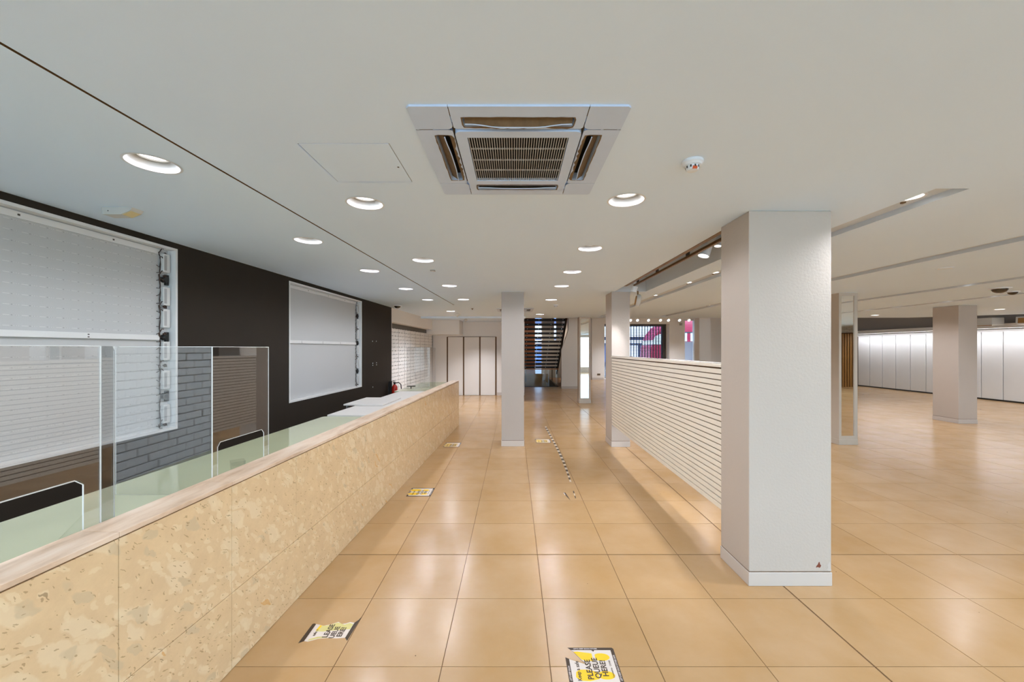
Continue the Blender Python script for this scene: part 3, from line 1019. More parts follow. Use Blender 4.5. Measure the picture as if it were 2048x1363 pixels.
# screen A, nearest: front sheet with slot, and a short angled return
t = thing('acrylic_screen', 'clear acrylic counter screen nearest the camera, cut off by the picture edge', 'screen', L(-0.172, 0, 0.932), (0, 0, LR))
ZT_ = ZT - 0.932
sheet(front_panel(0.45, 1.663, 0, ZT_, (0.72, 1.60, 0.305)), 0.006, MYZ).build('front_sheet', 'acrylic', t)
rr_ = Matrix.Translation((0, 1.668, 0)) @ Matrix.Rotation(math.radians(5), 4, 'Z') @ MYZ
sheet([(0, 0), (0, ZT_), (0.045, ZT_), (0.056, ZT_ - 0.02), (0.056, 0)], 0.008, rr_).build('return_sheet', 'acrylic_grey', t)
e1 = edge([(0, 1.665, 0), (0, 1.665, ZT_)])
e1.tube([(0, 0.45, ZT_), (0, 1.665, ZT_)], 0.0018, 6)
dx, dy = -math.sin(math.radians(5)) * 0.062, math.cos(math.radians(5)) * 0.062
e1.tube([(dx, 1.663 + dy, 0), (dx, 1.663 + dy, ZT_)], 0.002, 6)
e1.tube([(0, 0.72, 0.0), (0, 0.72, 0.28), (0, 0.75, 0.305), (0, 1.57, 0.305), (0, 1.60, 0.28), (0, 1.60, 0)], 0.0025, 6)
e1.build('polished_edge', 'acrylic_edge', t)
foot = MB().prism([(0.0, 0), (-0.16, 0), (0.0, 0.16)], -0.003, 0.003, Matrix.Translation((0, 1.60, 0)) @ MXZ)
foot.build('foot_gusset', 'acrylic', t)
MB().box(-0.20, 0.0, 1.50, 1.665, 0.0, 0.005).build('foot_plate', 'acrylic', t)
# screen C: front sheet with slot and deep side wings
def u_screen(label, x, ya, yb, depth, slot, zb_=0.932):
    t = thing('acrylic_screen', label, 'screen', L(x, 0, zb_), (0, 0, LR))
    sheet(front_panel(ya, yb, 0, ZT_, (ya + 0.04, yb - 0.05, 0.285) if slot else None), 0.006, MYZ).build('front_sheet', 'acrylic', t)
    sheet([(-depth, 0.0), (-depth, ZT_), (-0.004, ZT_), (-0.004, 0.0)], 0.006, Matrix.Translation((0, ya, 0)) @ Matrix.Rotation(0.04, 4, 'Z') @ MXZ).build('side_wing', 'acrylic', t)
    e_ = edge([(0, ya, 0), (0, ya, ZT_)], 0.003)
    e_.tube([(0, yb, 0), (0, yb, ZT_)], 0.002, 6)
    e_.tube([(-depth, ya, ZT_), (0, ya, ZT_), (0, yb, ZT_)], 0.002, 6)
    e_.tube([(-depth, ya - 0.02, 0), (-depth, ya - 0.02, ZT_)], 0.0015, 6)
    if slot:
        e_.tube([(0, ya + 0.04, 0), (0, ya + 0.04, 0.26), (0, ya + 0.06, 0.285), (0, yb - 0.07, 0.285), (0, yb - 0.05, 0.26), (0, yb - 0.05, 0)], 0.002, 6)
    e_.build('polished_edge', 'acrylic_edge', t)
    MB().box(-0.16, -0.004, ya, ya + 0.10, 0.0, 0.005).build('foot_plate', 'acrylic', t)
    return t
u_screen('clear acrylic counter screen with a deep side wing, second from the camera', -0.172, 2.253, 2.741, 0.55, True)
u_screen('clear acrylic screen at the far end of the counter before the block wall', -0.50, 8.46, 9.0, 0.49, False, 0.944)

# small stock on the glass worktop
t = thing('plastic_tray', 'small clear plastic box standing behind the second acrylic screen', 'box', L(-0.30, 2.62, 0.932), (0, 0, LR))
MB().lathe([(0.045, 0.0), (0.055, 0.09)], 4).disc(0.045, 0.001, 4).build('box_shell', 'acrylic', t)

# ---- light boxes in the dark wall
def light_box(label, y0, y1, leds):
    t = thing('wall_light_box', label, 'light box', LO, (0, 0, LR), 'opened light boxes on the dark wall')
    z0, z1 = BZ
    D = 0.075
    xb = WL - D
    mb_ = MB()
    mb_.add([(xb, y0, z0), (xb, y1, z0), (xb, y1, z1), (xb, y0, z1)], [(0, 1, 2, 3)])
    mb_.build('back_tray', 'box_white', t)
    fr = MB()
    for (a0, a1, b0, b1) in ((y0, y1, z1 - 0.022, z1), (y0, y1, z0, z0 + 0.022), (y0, y0 + 0.022, z0 + .022, z1 - .022), (y1 - 0.022, y1, z0 + .022, z1 - .022)):
        fr.box(xb, WL + 0.006, a0, a1, b0, b1)
    fr.build('frame', 'alu', t)
    for (a0, a1) in ((z1 - 0.075, z1 - 0.03),):
        MB().box(xb, xb + 0.012, y0 + 0.03, y1 - 0.12, a0, a1).build('top_rail', 'alu', t)
    MB().bbox(xb, xb + 0.025, y0 + 0.022, y1 - 0.13, 1.842, 1.888, 0.003).build('centre_rail', 'alu', t)
    sc_ = MB()
    yy = y0 + 0.4
    while yy < y1 - 0.2:
        sc_.box(xb + 0.024, xb + 0.0265, yy, yy + 0.012, 1.871, 1.879).box(xb + 0.024, xb + 0.0265, yy, yy + 0.012, 1.851, 1.859)
        sc_.box(xb + 0.011, xb + 0.0135, yy + .2, yy + .214, z1 - 0.058, z1 - 0.046)
        yy += 0.62
    stuff(sc_.build('screws', 'led_dark', t))
    # one strip of small led modules on each row
    row = MB()
    yy = y0 + 0.05
    while yy < y1 - 0.16:
        row.box(0, 0.0012, yy, yy + 0.036, -0.0022, 0.0022)
        for q in (0.055, 0.068, 0.081):
            row.box(0, 0.002, yy + q, yy + q + 0.005, -0.0025, 0.0025)
        yy += 0.10
    row_me = row.mesh('led_strip', 'led')
    dots = MB()
    yy = y0 + 0.05
    while yy < y1 - 0.16:
        dots.box(0, 0.002, yy + 0.045, yy + 0.05, -0.0025, 0.0025)
        yy += 0.10
    dots_me = dots.mesh('solder_points', 'driver_print')
    z = z0 + 0.07
    k = 0
    while z < z1 - 0.08:
        if abs(z - 1.865) > 0.03:
            if leds:
                s_ = stuff(piece('led_strip', row_me, t, (xb, 0, z)))
                if leds:
                    stuff(piece('solder_points', dots_me, s_, (0, 0, 0)))
        z += 0.072
        k += 1
    # drivers, connectors and wiring up the far side
    for zc in (2.577, 2.262, 2.050, 1.741, 1.464, 1.141):
        d_ = MB().bbox(xb, xb + 0.04, y1 - 0.105, y1 - 0.035, zc - 0.088, zc + 0.088, 0.005).build('driver', 'driver', t)
        MB().box(xb + 0.04, xb + 0.041, y1 - 0.10, y1 - 0.072, zc - 0.07, zc + 0.07).build('printed_label', 'driver_print', d_)
    for zc in (2.420, 1.870, 1.308):
        c_ = MB().lathe([(0.0, 0.04), (0.022, 0.04), (0.028, 0.03), (0.028, 0.0)], 14, Matrix.Translation((xb, y1 - 0.075, zc)) @ Matrix.Rotation(PI / 2, 4, 'Y'))
        c_.box(xb, xb + 0.02, y1 - 0.06, y1 - 0.03, zc - 0.05, zc + 0.05)
        c_.build('connector', 'plug', t)
    wire = MB()
    rnd = random.Random(3)
    zz = z0 + 0.05
    while zz < z1 - 0.12:
        wire.tube([(xb + 0.008, y1 - 0.145, zz), (xb + 0.012, y1 - 0.118, zz + rnd.uniform(-.02, .02)), (xb + 0.012, y1 - 0.11, zz + 0.04)], 0.0032, 5)
        zz += 0.072
    stuff(wire.build('strip_leads', 'cable', t))
    MB().tube([(xb + 0.01, y1 - 0.112 + 0.006 * math.sin(i * 1.7), z0 + 0.03 + i * (z1 - z0 - 0.13) / 24) for i in range(25)], 0.0045, 6).build('cable_run', 'cable', t)
    loops = MB()
    for zc in (2.66, 2.16, 1.60, 1.04, 2.45, 1.90):
        loops.tube([(xb + 0.03, y1 - 0.095 - 0.05 * math.sin(PI * i / 8) ** 1, zc - 0.05 + 0.1 * i / 8 + 0.01 * math.sin(i * 2)) for i in range(9)], 0.0042, 5)
        loops.tube([(xb + 0.03, y1 - 0.085 + 0.02 * math.sin(i), zc + 0.012 * math.cos(i * 1.3)) for i in range(5)], 0.008, 5)
    stuff(loops.build('cable_loops', 'cable', t))
    return t
light_box('opened white light box with rows of LEDs behind the nearest acrylic screen', *BOX[0], True)
light_box('opened white light box hanging past the first, towards the fire extinguisher', *BOX[1], False)
# small wall fixings left on the dark wall
for k, (px_, py_) in enumerate(((745, 682), (752.5, 682), (745.5, 726), (753, 725), (745.5, 730), (753, 729), (745.5, 773.5))):
    # intersection with the wall plane in the counter frame
    d = Vector(((px_ - VX) / F, 1, -(py_ - VY) / F))
    Minv = LM.inverted()
    o_, dd = Minv @ Vector((0, 0, H)), Minv.to_3x3() @ d
    tt = (WL - o_.x) / dd.x
    p_ = o_ + dd * tt
    f_ = MB().lathe([(0, 0.006), (0.011, 0.004), (0.012, 0.0)], 10, Matrix.Translation((WL, p_.y, p_.z)) @ Matrix.Rotation(PI / 2, 4, 'Y')).build('wall_plug', 'plastic', wall_left)

# fire extinguisher by the end of the dark wall
ep = L(-1.632, 9.55)
t = thing('fire_extinguisher', 'red fire extinguisher with black hose at the end of the dark wall', 'extinguisher', (ep.x, ep.y, 0.0), (0, 0, 0))
MB().lathe([(0.0, 0.40), (0.062, 0.40), (0.068, 0.415), (0.068, 0.80), (0.060, 0.85), (0.035, 0.885), (0.020, 0.90), (0.0, 0.90)], 24).build('cylinder', 'ext_red', t, True)
MB().box(-0.02, 0.02, -0.03, 0.02, 0.90, 0.945).box(-0.012, 0.012, -0.09, 0.02, 0.945, 0.965).box(-0.012, 0.012, -0.10, -0.01, 0.985, 1.0).build('valve', 'plug', t)
MB().tube([(0.02, 0, 0.935), (0.10, 0.0, 0.945), (0.15, 0, 0.90), (0.16, 0, 0.80), (0.15, 0, 0.72)], 0.012, 8).build('hose', 'rubber', t, True)
MB().lathe([(0.015, 0.16), (0.035, 0.0), (0.0, 0.0)], 14, Matrix.Translation((0.15, 0, 0.58))).build('horn', 'rubber', t, True)
MB().lathe([(0.0689, 0.45), (0.0689, 0.60)], 24).build('printed_band', 'label_white', t, True)
MB().box(-0.145, -0.066, -0.03, 0.03, 0.40, 0.98).build('wall_bracket', 'plug', t)
MB().box(-0.10, 0.09, -0.09, 0.09, 0.0, 0.40).build('stand', 'core', t)

# ==================================================================== SLATTED BARRIER
BX = 1.752
t = thing('slatted_barrier', 'cream barrier of horizontal slats hung between two white columns', 'barrier', (BX, 5.235, 0))
ya, yb = -1.885, 1.882
MB().box(0.012, 0.055, ya, yb, 0.402, 1.597).build('core_board', 'slat_gap', t)
for k in range(24):
    z = 0.400 + 0.0499 * k
    MB().bbox(0.0, 0.012, ya, yb, z, z + 0.0415, 0.0015).build('slat', 'slat', t)
MB().bbox(-0.010, 0.075, ya, yb, 1.603, 1.632, 0.004).build('cap_rail', 'slat', t)
MB().bbox(-0.002, 0.067, ya, yb, 1.632, 1.640, 0.002).build('cap_bead', 'dado', t)

# ==================================================================== AIR CONDITIONER CASSETTES
def cassette(label, cx, cy):
    t = thing('ceiling_air_conditioner', label, 'air conditioner', (cx, cy, CH))
    Hh, cs_ = 0.475, 0.176
    zb = -0.009
    # four side panels with a long outlet in each, made once for the near side and turned
    outl = rrect(-0.25, 0.25, -0.395, -0.325, 0.012)
    side = fill([(-Hh + cs_ + .002, -Hh), (Hh - cs_ - .002, -Hh), (Hh - cs_ - .002, -0.318), (0.287, -0.305), (-0.287, -0.305), (-Hh + cs_ + .002, -0.318)], [outl], 'z', zb)
    n_ = len(outl)
    side.add([(x, y, zb) for x, y in outl] + [(x, y, zb + 0.05) for x, y in outl], [(i, (i + 1) % n_, n_ + (i + 1) % n_, n_ + i) for i in range(n_)])
    side.add([(-Hh + cs_, -Hh, zb), (Hh - cs_, -Hh, zb), (Hh - cs_, -Hh, 0), (-Hh + cs_, -Hh, 0)], [(0, 1, 2, 3)])
    side_me = side.mesh('side_panel', 'ac')
    slot_me = MB().add([(-0.25, -0.395, zb + 0.045), (0.25, -0.395, zb + 0.045), (0.25, -0.325, zb + 0.045), (-0.25, -0.325, zb + 0.045)], [(0, 1, 2, 3)]).mesh('outlet', 'ac_dark')
    # curved louvre blade, deeper in its middle
    lv = MB()
    vs_, fs_ = [], []
    for i in range(21):
        x = -0.242 + 0.484 * i / 20
        dip = 0.5 + 0.5 * math.tanh((0.15 - abs(x)) * 22)
        for (y, z) in ((-0.388, zb + 0.022), (-0.372, zb + 0.012), (-0.352 + 0.010 * dip, zb - 0.004 - 0.010 * dip), (-0.350 + 0.010 * dip, zb - 0.001 - 0.010 * dip)):
            vs_.append((x, y, z))
    for i in range(20):
        for q in range(3):
            fs_.append((i * 4 + q, i * 4 + q + 1, (i + 1) * 4 + q + 1, (i + 1) * 4 + q))
    lv.add(vs_, fs_)
    lv_me = lv.mesh('louvre', 'ac_dirt', True)
    lip = MB().tube([(vs_[i * 4 + 2][0], vs_[i * 4 + 2][1], vs_[i * 4 + 2][2]) for i in range(21)], 0.0028, 6).mesh('louvre_lip', 'ac')
    stain = MB()
    rnd = random.Random(int(cy * 10))
    pl = [(-0.255, -0.399)] + [(-0.25 + 0.5 * i / 16, -0.398 - rnd.uniform(0, 0.004)) for i in range(17)] + [(0.256, -0.38), (0.254, -0.335)] + \
         [(0.25 - 0.5 * i / 20, -0.318 + rnd.uniform(0, 0.012)) for i in range(21)] + [(-0.256, -0.34)]
    st_ = fill(pl, [rrect(-0.249, 0.249, -0.394, -0.326, 0.012)], 'z', zb - 0.0008)
    st_me = st_.mesh('dust_stain', 'ac_dirt')
    crn = MB().prism([(-Hh + .012, -Hh), (-Hh + cs_ - .002, -Hh), (-Hh + cs_ - .002, -0.325), (-0.31, -0.31), (-0.325, -Hh + cs_ - .002), (-Hh, -Hh + cs_ - .002), (-Hh, -Hh + .012)], zb, 0)
    crn_me = crn.mesh('corner_cover', 'ac')
    for q in range(4):
        rz = (0, 0, q * PI / 2)
        s_ = piece('side_panel', side_me, t, rot=rz)
        piece('outlet', slot_me, s_)
        piece('louvre', lv_me, s_)
        piece('louvre_lip', lip, s_)
        piece('dust_stain', st_me, s_)
        piece('corner_cover', crn_me, t, rot=rz)
    MB().box(-0.46, 0.46, -0.46, -0.40, -0.006, 0).box(-0.46, 0.46, 0.40, 0.46, -0.006, 0).box(-0.46, -0.40, -0.4, 0.4, -0.006, 0).box(0.40, 0.46, -0.4, 0.4, -0.006, 0).build('seam_backing', 'ac_dirt', t)
    MB().box(-0.31, 0.31, -0.31, 0.31, zb + 0.02, zb + 0.03).build('seam', 'ac_dirt', t)
    gf = fill(rrect(-0.297, 0.297, -0.297, 0.297, 0.03), [rect(-0.243, 0.243, -0.243, 0.243)], 'z', zb - 0.008)
    q_ = rrect(-0.297, 0.297, -0.297, 0.297, 0.03)
    gf.add([(x, y, zb - .008) for x, y in q_] + [(x, y, zb + .02) for x, y in q_], [(i, (i + 1) % len(q_), len(q_) + (i + 1) % len(q_), len(q_) + i) for i in range(len(q_))])
    q_ = rect(-0.243, 0.243, -0.243, 0.243)
    gf.add([(x, y, zb - .008) for x, y in q_] + [(x, y, zb + .022) for x, y in q_], [(i, (i + 1) % 4, 4 + (i + 1) % 4, 4 + i) for i in range(4)])
    gf.build('grille_frame', 'ac', t)
    MB().box(-0.243, 0.243, -0.243, 0.243, zb + 0.010, zb + 0.018).build('filter', 'ac_dark', t)
    bars = MB()
    for i in range(40):
        x = -0.243 + 0.486 * (i + 0.5) / 40
        bars.box(x - 0.0015, x + 0.0015, -0.243, 0.243, zb - 0.005, zb - 0.001)
    stuff(bars.build('grille_bars', 'ac_bar', t))
    cb = MB()
    for y in (-0.12, 0.0, 0.12):
        cb.box(-0.243, 0.243, y - 0.0012, y + 0.0012, zb - 0.001, zb + 0.006)
    stuff(cb.build('grille_cross_bars', 'ac_bar', t))
    return t
cassette('square ceiling air conditioner with a dusty grille, nearest the camera', *CASS[0])
cassette('distant ceiling air conditioner partly hidden by the slim middle column', *CASS[1])

# ==================================================================== LIGHT FITTINGS
def downlight(label, x, y, power, group, tilt=(0, 0, 0)):
    t = thing('recessed_downlight', label, 'downlight', (x, y, CH), (0, 0, 0), group)
    MB().lathe([(CUP_R + 0.012, -0.0015), (CUP_R, -0.002), (CUP_R - 0.006, 0.004), (CUP_R - 0.014, 0.020), (0.092, 0.040), (0.086, 0.060)], 40).build('reflector_cup', 'cup', t, True)
    MB().lathe([(0.090, 0.046), (0.078, 0.038), (0.071, 0.042), (0.069, 0.060)], 32).build('lamp_ring', 'lamp_ring', t, True)
    MB().disc(0.072, 0.050, 32).build('lamp', 'lamp', t)
    spot('lamp_light', t, (0, 0, 0.012), power, 165, 0.4, 0.045, tilt)
    return t
ORD = ['nearest', 'second', 'third', 'fourth', 'fifth', 'sixth', 'seventh']
for k, y in enumerate(AISLE_L):
    downlight('%s recessed downlight from the camera in the row left of the aisle' % ORD[k], XL, y, P_AISLE, 'downlights in the left aisle row')
for k, y in enumerate(AISLE_R):
    downlight('%s recessed downlight from the camera in the row right of the air conditioner' % ORD[k], XR, y, P_AISLE, 'downlights in the right aisle row')
for k, y in enumerate(BEHIND):
    downlight('added unseen downlight number %s behind the camera, left row' % ORD[k], XL, y, P_AISLE, 'added downlights behind the camera')
    downlight('added unseen downlight number %s behind the camera, right row' % ORD[k], XR, y, P_AISLE, 'added downlights behind the camera')
for k, (x, y) in enumerate(staff_xy):
    if k < 6:
        downlight('%s recessed downlight from the camera above the staff side of the counter' % ORD[k], x, y, P_STAFF, 'downlights above the staff side')
    else:
        downlight('added unseen downlight above the staff side behind the camera, %s one' % ('nearer' if k == 6 else 'farther'), x, y, P_STAFF, 'downlights above the staff side')
GN = {2.78: 'ceiling groove just right of the large column', 4.71: 'second ceiling groove right of the large column', 7.31: 'third ceiling groove right of the large column', 9.41: 'fourth ceiling groove right of the large column'}
cnt = {}
for x, y in GLIGHTS:
    k = cnt.get(x, 0)
    cnt[x] = k + 1
    t = thing('groove_spotlight', '%s small round lamp in the %s' % (ORD[k], GN[x]), 'downlight', (x, y, CH + 0.04), (0, 0, 0), 'lamps in the ceiling grooves')
    MB().lathe([(0.085, 0.0), (0.082, -0.006), (0.068, -0.004), (0.066, -0.001)], 28).build('trim_ring', 'cup', t, True)
    MB().disc(0.066, -0.003, 24).build('lamp', 'lamp', t)
    MB().box(0.03, 0.05, 0.085, 0.11, -0.012, 0.0).build('clip', 'ac_dirt', t)
    spot('lamp_light', t, (0, 0, -0.012), P_GROOVE * (0.55 if x > 9 and y > 7 else 1.0), 150, 0.8, 0.05)
for k, (x, y) in enumerate(FLAT_R):
    t = thing('flat_downlight', '%s flat round lamp in the plain ceiling before the pale wall' % ['first', 'second', 'third', 'fourth', 'fifth', 'sixth'][k], 'downlight', (x, y, CH), (0, 0, 0), 'flat lamps near the pale wall')
    MB().lathe([(0.11, 0.0), (0.105, -0.006), (0.09, -0.005), (0.088, -0.001)], 28).build('trim_ring', 'cup', t, True)
    MB().disc(0.088, -0.004, 24).build('lamp', 'lamp', t)
    spot('lamp_light', t, (0, 0, -0.012), P_GROOVE, 150, 0.5, 0.05)

# track with spotlights in the trough over the barrier
t = thing('lighting_track', 'double brown lighting track in the ceiling trough above the barrier', 'track', (1.80, 3.4, CH))
MB().box(0.002, 0.045, 0.0, 3.1, -0.004, 0.075).build('edge_rail', 'bronze', t)
MB().box(0.14, 0.165, 0.0, 3.05, -0.008, 0.018).build('lower_rail', 'bronze', t)
for y in (1.05, 2.0, 2.85):
    MB().box(0.04, 0.16, y, y + 0.02, 0.045, 0.06).box(0.142, 0.162, y - 0.02, y + 0.04, 0.016, 0.06).build('hanger', 'dark_frame', t)
def track_spot(label, loc, aim, r, ln, power, cone):
    t = thing('track_spotlight', label, 'spotlight', loc, (0, 0, 0), 'spotlights on the track')
    d = (Vector(aim) - Vector(loc)).normalized()
    q = (-d).to_track_quat('Z', 'Y')
    mx = q.to_matrix().to_4x4()
    MB().lathe([(0.0, ln / 2), (r * 0.8, ln / 2), (r, ln / 2 - 0.01), (r, -ln / 2), (r * 0.9, -ln / 2), (r * 0.86, -ln / 2 + 0.012)], 24, mx).build('head', 'plastic', t, True)
    MB().disc(r * 0.86, -ln / 2 + 0.01, 24, mx).build('lens', 'lamp', t)
    MB().box(-0.012, 0.012, -0.03, 0.03, 0.0, CH + 0.295 - loc[2]).build('stem', 'plastic', t)
    l = spot('lamp_light', t, tuple(mx @ Vector((0, 0, -ln / 2 - 0.01))), power, cone, 0.6, 0.03)
    l.rotation_euler = q.to_euler()
    return t
track_spot('white track spotlight tilted at the far end of the track', (2.03, 6.70, CH - 0.01), (1.10, 7.3, 0), 0.05, 0.10, 70, 50)
track_spot('white track spotlight hanging nearest the large white column', (2.02, 3.92, CH + 0.05), (1.55, 3.7, 0), 0.036, 0.13, 50, 60)
track_spot('big white cylinder spotlight second along the track', (2.05, 4.26, CH + 0.03), (1.15, 4.1, 0), 0.06, 0.13, P_TRACK, 55)
t = thing('ceiling_speaker', 'round white and brown loudspeaker hanging by the far barrier column', 'speaker', (2.20, 7.05, CH - 0.17))
mx = Matrix.Rotation(math.radians(100), 4, 'Y') @ Matrix.Rotation(0.2, 4, 'X')
MB().lathe([(0.0, 0.05), (0.08, 0.05), (0.11, 0.03), (0.115, 0.0), (0.10, -0.03), (0.0, -0.035)], 28, mx).build('housing', 'duct', t, True)
MB().lathe([(0.0, -0.05), (0.075, -0.048), (0.085, -0.03), (0.085, -0.02)], 28, mx).build('grille', 'slat_wood', t, True)
MB().tube([(0, 0, 0.1), (0, 0, 0.17)], 0.012, 8).build('stem', 'bronze', t)

# small fittings on the ceiling
def detector(label, x, y, s=1.0, ind='orange'):
    t = thing('smoke_detector', label, 'detector', (x, y, CH))
    MB().lathe([(0.0, 0.0), (0.056 * s, 0.0), (0.056 * s, -0.014 * s), (0.050 * s, -0.018 * s)], 32).build('base', 'plastic', t, True)
    MB().lathe([(0.050 * s, -0.018 * s), (0.045 * s, -0.026 * s), (0.036 * s, -0.028 * s), (0.034 * s, -0.044 * s), (0.028 * s, -0.052 * s), (0.0, -0.054 * s)], 32).build('head', 'plastic', t, True)
    for q in range(10):
        a_ = 2 * PI * q / 10
        MB().box(-0.004 * s, 0.004 * s, 0.0340 * s, 0.0362 * s, -0.042 * s, -0.030 * s, Matrix.Rotation(a_, 4, 'Z')).build('vent_slot', 'dark_frame', t)
    MB().box(-0.012 * s, 0.012 * s, -0.0345 * s, -0.026 * s, -0.052 * s, -0.038 * s).build('indicator', ind, t)
    return t
detector('white smoke detector with an orange mark, right of the air conditioner', 0.975, 2.17)
detector('small distant smoke detector above the aisle near the stairs', 0.97, 9.2, 1.1, 'plastic')
t = thing('ceiling_rose', 'faint round white cover on the ceiling right of the large column', 'cover', (5.48, 5.05, CH))
MB().lathe([(0.0, -0.004), (0.075, -0.006), (0.085, -0.002), (0.085, 0)], 28).build('plate', 'ceiling', t, True)
MB().lathe([(0.05, -0.007), (0.06, -0.010), (0.07, -0.0055)], 28).build('rim', 'plastic', t, True)
t = thing('emergency_light', 'small white wedge-shaped emergency light on the ceiling above the first light box', 'emergency light', (-2.88, 2.92, CH))
MB().prism([(-0.11, 0.0), (0.115, 0.0), (0.10, -0.022), (0.03, -0.050), (-0.10, -0.050)], -0.045, 0.045, Matrix.Rotation(PI / 2, 4, 'X')).build('case', 'case_cream', t)
MB().prism([(0.036, -0.0485), (0.098, -0.0235), (0.100, -0.0255), (0.038, -0.0505)], -0.036, 0.036, Matrix.Rotation(PI / 2, 4, 'X')).build('lens', 'amber', t)
MB().lathe([(0, -0.0465), (0.004, -0.0462), (0.004, -0.045)], 8, Matrix.Translation((-0.06, 0, -0.025)) @ Matrix.Rotation(-PI / 2, 4, 'X')).build('screw', 'plug', t)
def dome(label, x, y, r, m='dome', split=False):
    t = thing('dome_camera', label, 'camera', (x, y, CH))
    MB().lathe([(0.0, 0.0), (r * 1.35, 0.0), (r * 1.3, -0.012), (r * 1.05, -0.018)], 28).build('base_ring', 'plastic', t, True)
    prof = [(r * math.cos(a_), -0.014 - r * 0.75 * math.sin(a_)) for a_ in [i * PI / 2 / 8 for i in range(9)]]
    MB().lathe(prof, 28).build('dome', m, t, True)
    if split:
        MB().lathe([(r * 1.01 * math.cos(a_), -0.014 - r * 0.76 * math.sin(a_)) for a_ in [i * PI / 2 / 8 for i in range(9)]][:8], 4, Matrix.Rotation(0.3, 4, 'Z')).build('inner_shroud', 'plastic', t, True)
    return t
dome('dark dome security camera at the end of the dark wall', -2.76, 9.4, 0.075, 'dome', False)
dome('large smoked dome camera on the ceiling towards the pale wall', 8.2, 6.7, 0.10)
dome('smaller smoked dome camera beside the large one', 8.92, 7.1, 0.065)
t = thing('ceiling_vent', 'tiny grey square vent on the ceiling beside the left downlights', 'vent', (-1.06, 5.18, CH))
MB().bbox(-0.03, 0.03, -0.03, 0.03, -0.012, 0.0, 0.003).build('plate', 'lamp_ring', t)
MB().box(-0.02, 0.02, -0.02, 0.02, -0.0135, -0.012).build('grille', 'duct', t)
for lab, x, y in (('small tilted white spotlight just before the thin ceiling beam', -1.62, 11.4), ('small tilted white spotlight just past the thin ceiling beam', -1.66, 13.6)):
    t = thing('ceiling_spotlight', lab, 'spotlight', (x, y, CH), (0, 0, 0), 'spotlights near the far doors')
    mx = Matrix.Translation((0, 0, -0.05)) @ Matrix.Rotation(0.9, 4, 'Y')
    MB().lathe([(0.0, 0.06), (0.045, 0.055), (0.05, -0.04), (0.045, -0.05)], 20, mx).build('head', 'duct', t, True)
    MB().disc(0.044, -0.045, 20, mx).build('lens', 'lamp', t)
    MB().box(-0.01, 0.01, -0.01, 0.01, -0.05, 0).build('stem', 'ac_dirt', t)
    l = spot('lamp_light', t, (-0.06, 0, -0.10) if y < 12 else (0.5, 0.0, -0.12), 170 if y < 12 else 130, 140 if y < 12 else 120, 0.8, 0.04)
t = thing('sprinkler_head', 'tiny sprinkler head on the ceiling before the thin beam', 'sprinkler', (-1.06, 10.1, CH))
MB().lathe([(0.0, 0.0), (0.03, 0.0), (0.028, -0.006), (0.008, -0.008), (0.008, -0.03), (0.02, -0.032), (0.0, -0.034)], 16).build('body', 'ac_dirt', t, True)
# shopfront spotlights on the higher ceiling
for k, px_ in enumerate((1261, 1275, 1297, 1321, 1337, 1359, 1378)):
    ys = 20.6
    x, z = (px_ - VX) * ys / F, H + (VY - 640) * ys / F
    t = thing('shopfront_spotlight', '%s lit spotlight in the row above the shutter, counted from the barrier column' % ORD[k], 'spotlight', (x, ys, z), (0, 0, 0), 'spotlights above the shutter')
    MB().lathe([(0.0, 0.10), (0.05, 0.10), (0.075, 0.05), (0.08, 0.0), (0.072, -0.008)], 20, Matrix.Rotation(math.radians(-55), 4, 'X')).build('head', 'plastic', t, True)
    MB().disc(0.07, -0.006, 20, Matrix.Rotation(math.radians(-55), 4, 'X')).build('lens', 'lamp', t)
    MB().tube([(0, 0.02, 0.06), (0, 0.02, UP - z)], 0.01, 6).build('stem', 'plastic', t)
    if k % 2 == 0:
        spot('lamp_light', t, (0, -0.02, -0.05), 130, 140, 0.6, 0.05)
for lab, x, y in (('added unseen lamp on the higher ceiling over the stair hall', 1.5, 14.8), ('added unseen lamp on the higher ceiling behind the stairs', 1.3, 22.6), ('added unseen lamp on the higher ceiling before the lobby wall', 4.4, 17.0)):  # unseen lamps, added to brighten the stair hall and lobby
    t = thing('added_hall_lamp', lab, 'lamp', (x, y, UP), (0, 0, 0), 'added lamps on the higher ceiling')
    MB().lathe([(0.16, 0.0), (0.16, -0.05), (0.14, -0.06), (0.0, -0.062)], 28).build('diffuser', 'lamp', t, True)
    MB().lathe([(0.17, 0.0), (0.175, -0.03), (0.16, -0.032)], 28).build('rim', 'plastic', t, True)
    spot('lamp_light', t, (0, 0, -0.08), 150 if y > 20 else 55, 160, 0.5, 0.1, color=(1.0, 0.84, 0.66))
t = thing('shopfront_camera', 'small grey camera bracket between the shutter lights and side window', 'camera', (9.6, 22.9, 3.2))
MB().bbox(-0.06, 0.06, -0.12, 0.0, -0.10, 0.04, 0.01).build('body', 'lamp_ring', t)
MB().lathe([(0, -0.13), (0.03, -0.128), (0.03, -0.11)], 14, Matrix.Rotation(-PI / 2, 4, 'X') @ Matrix.Scale(-1, 4, (0, 0, 1))).build('lens', 'plug', t, True)

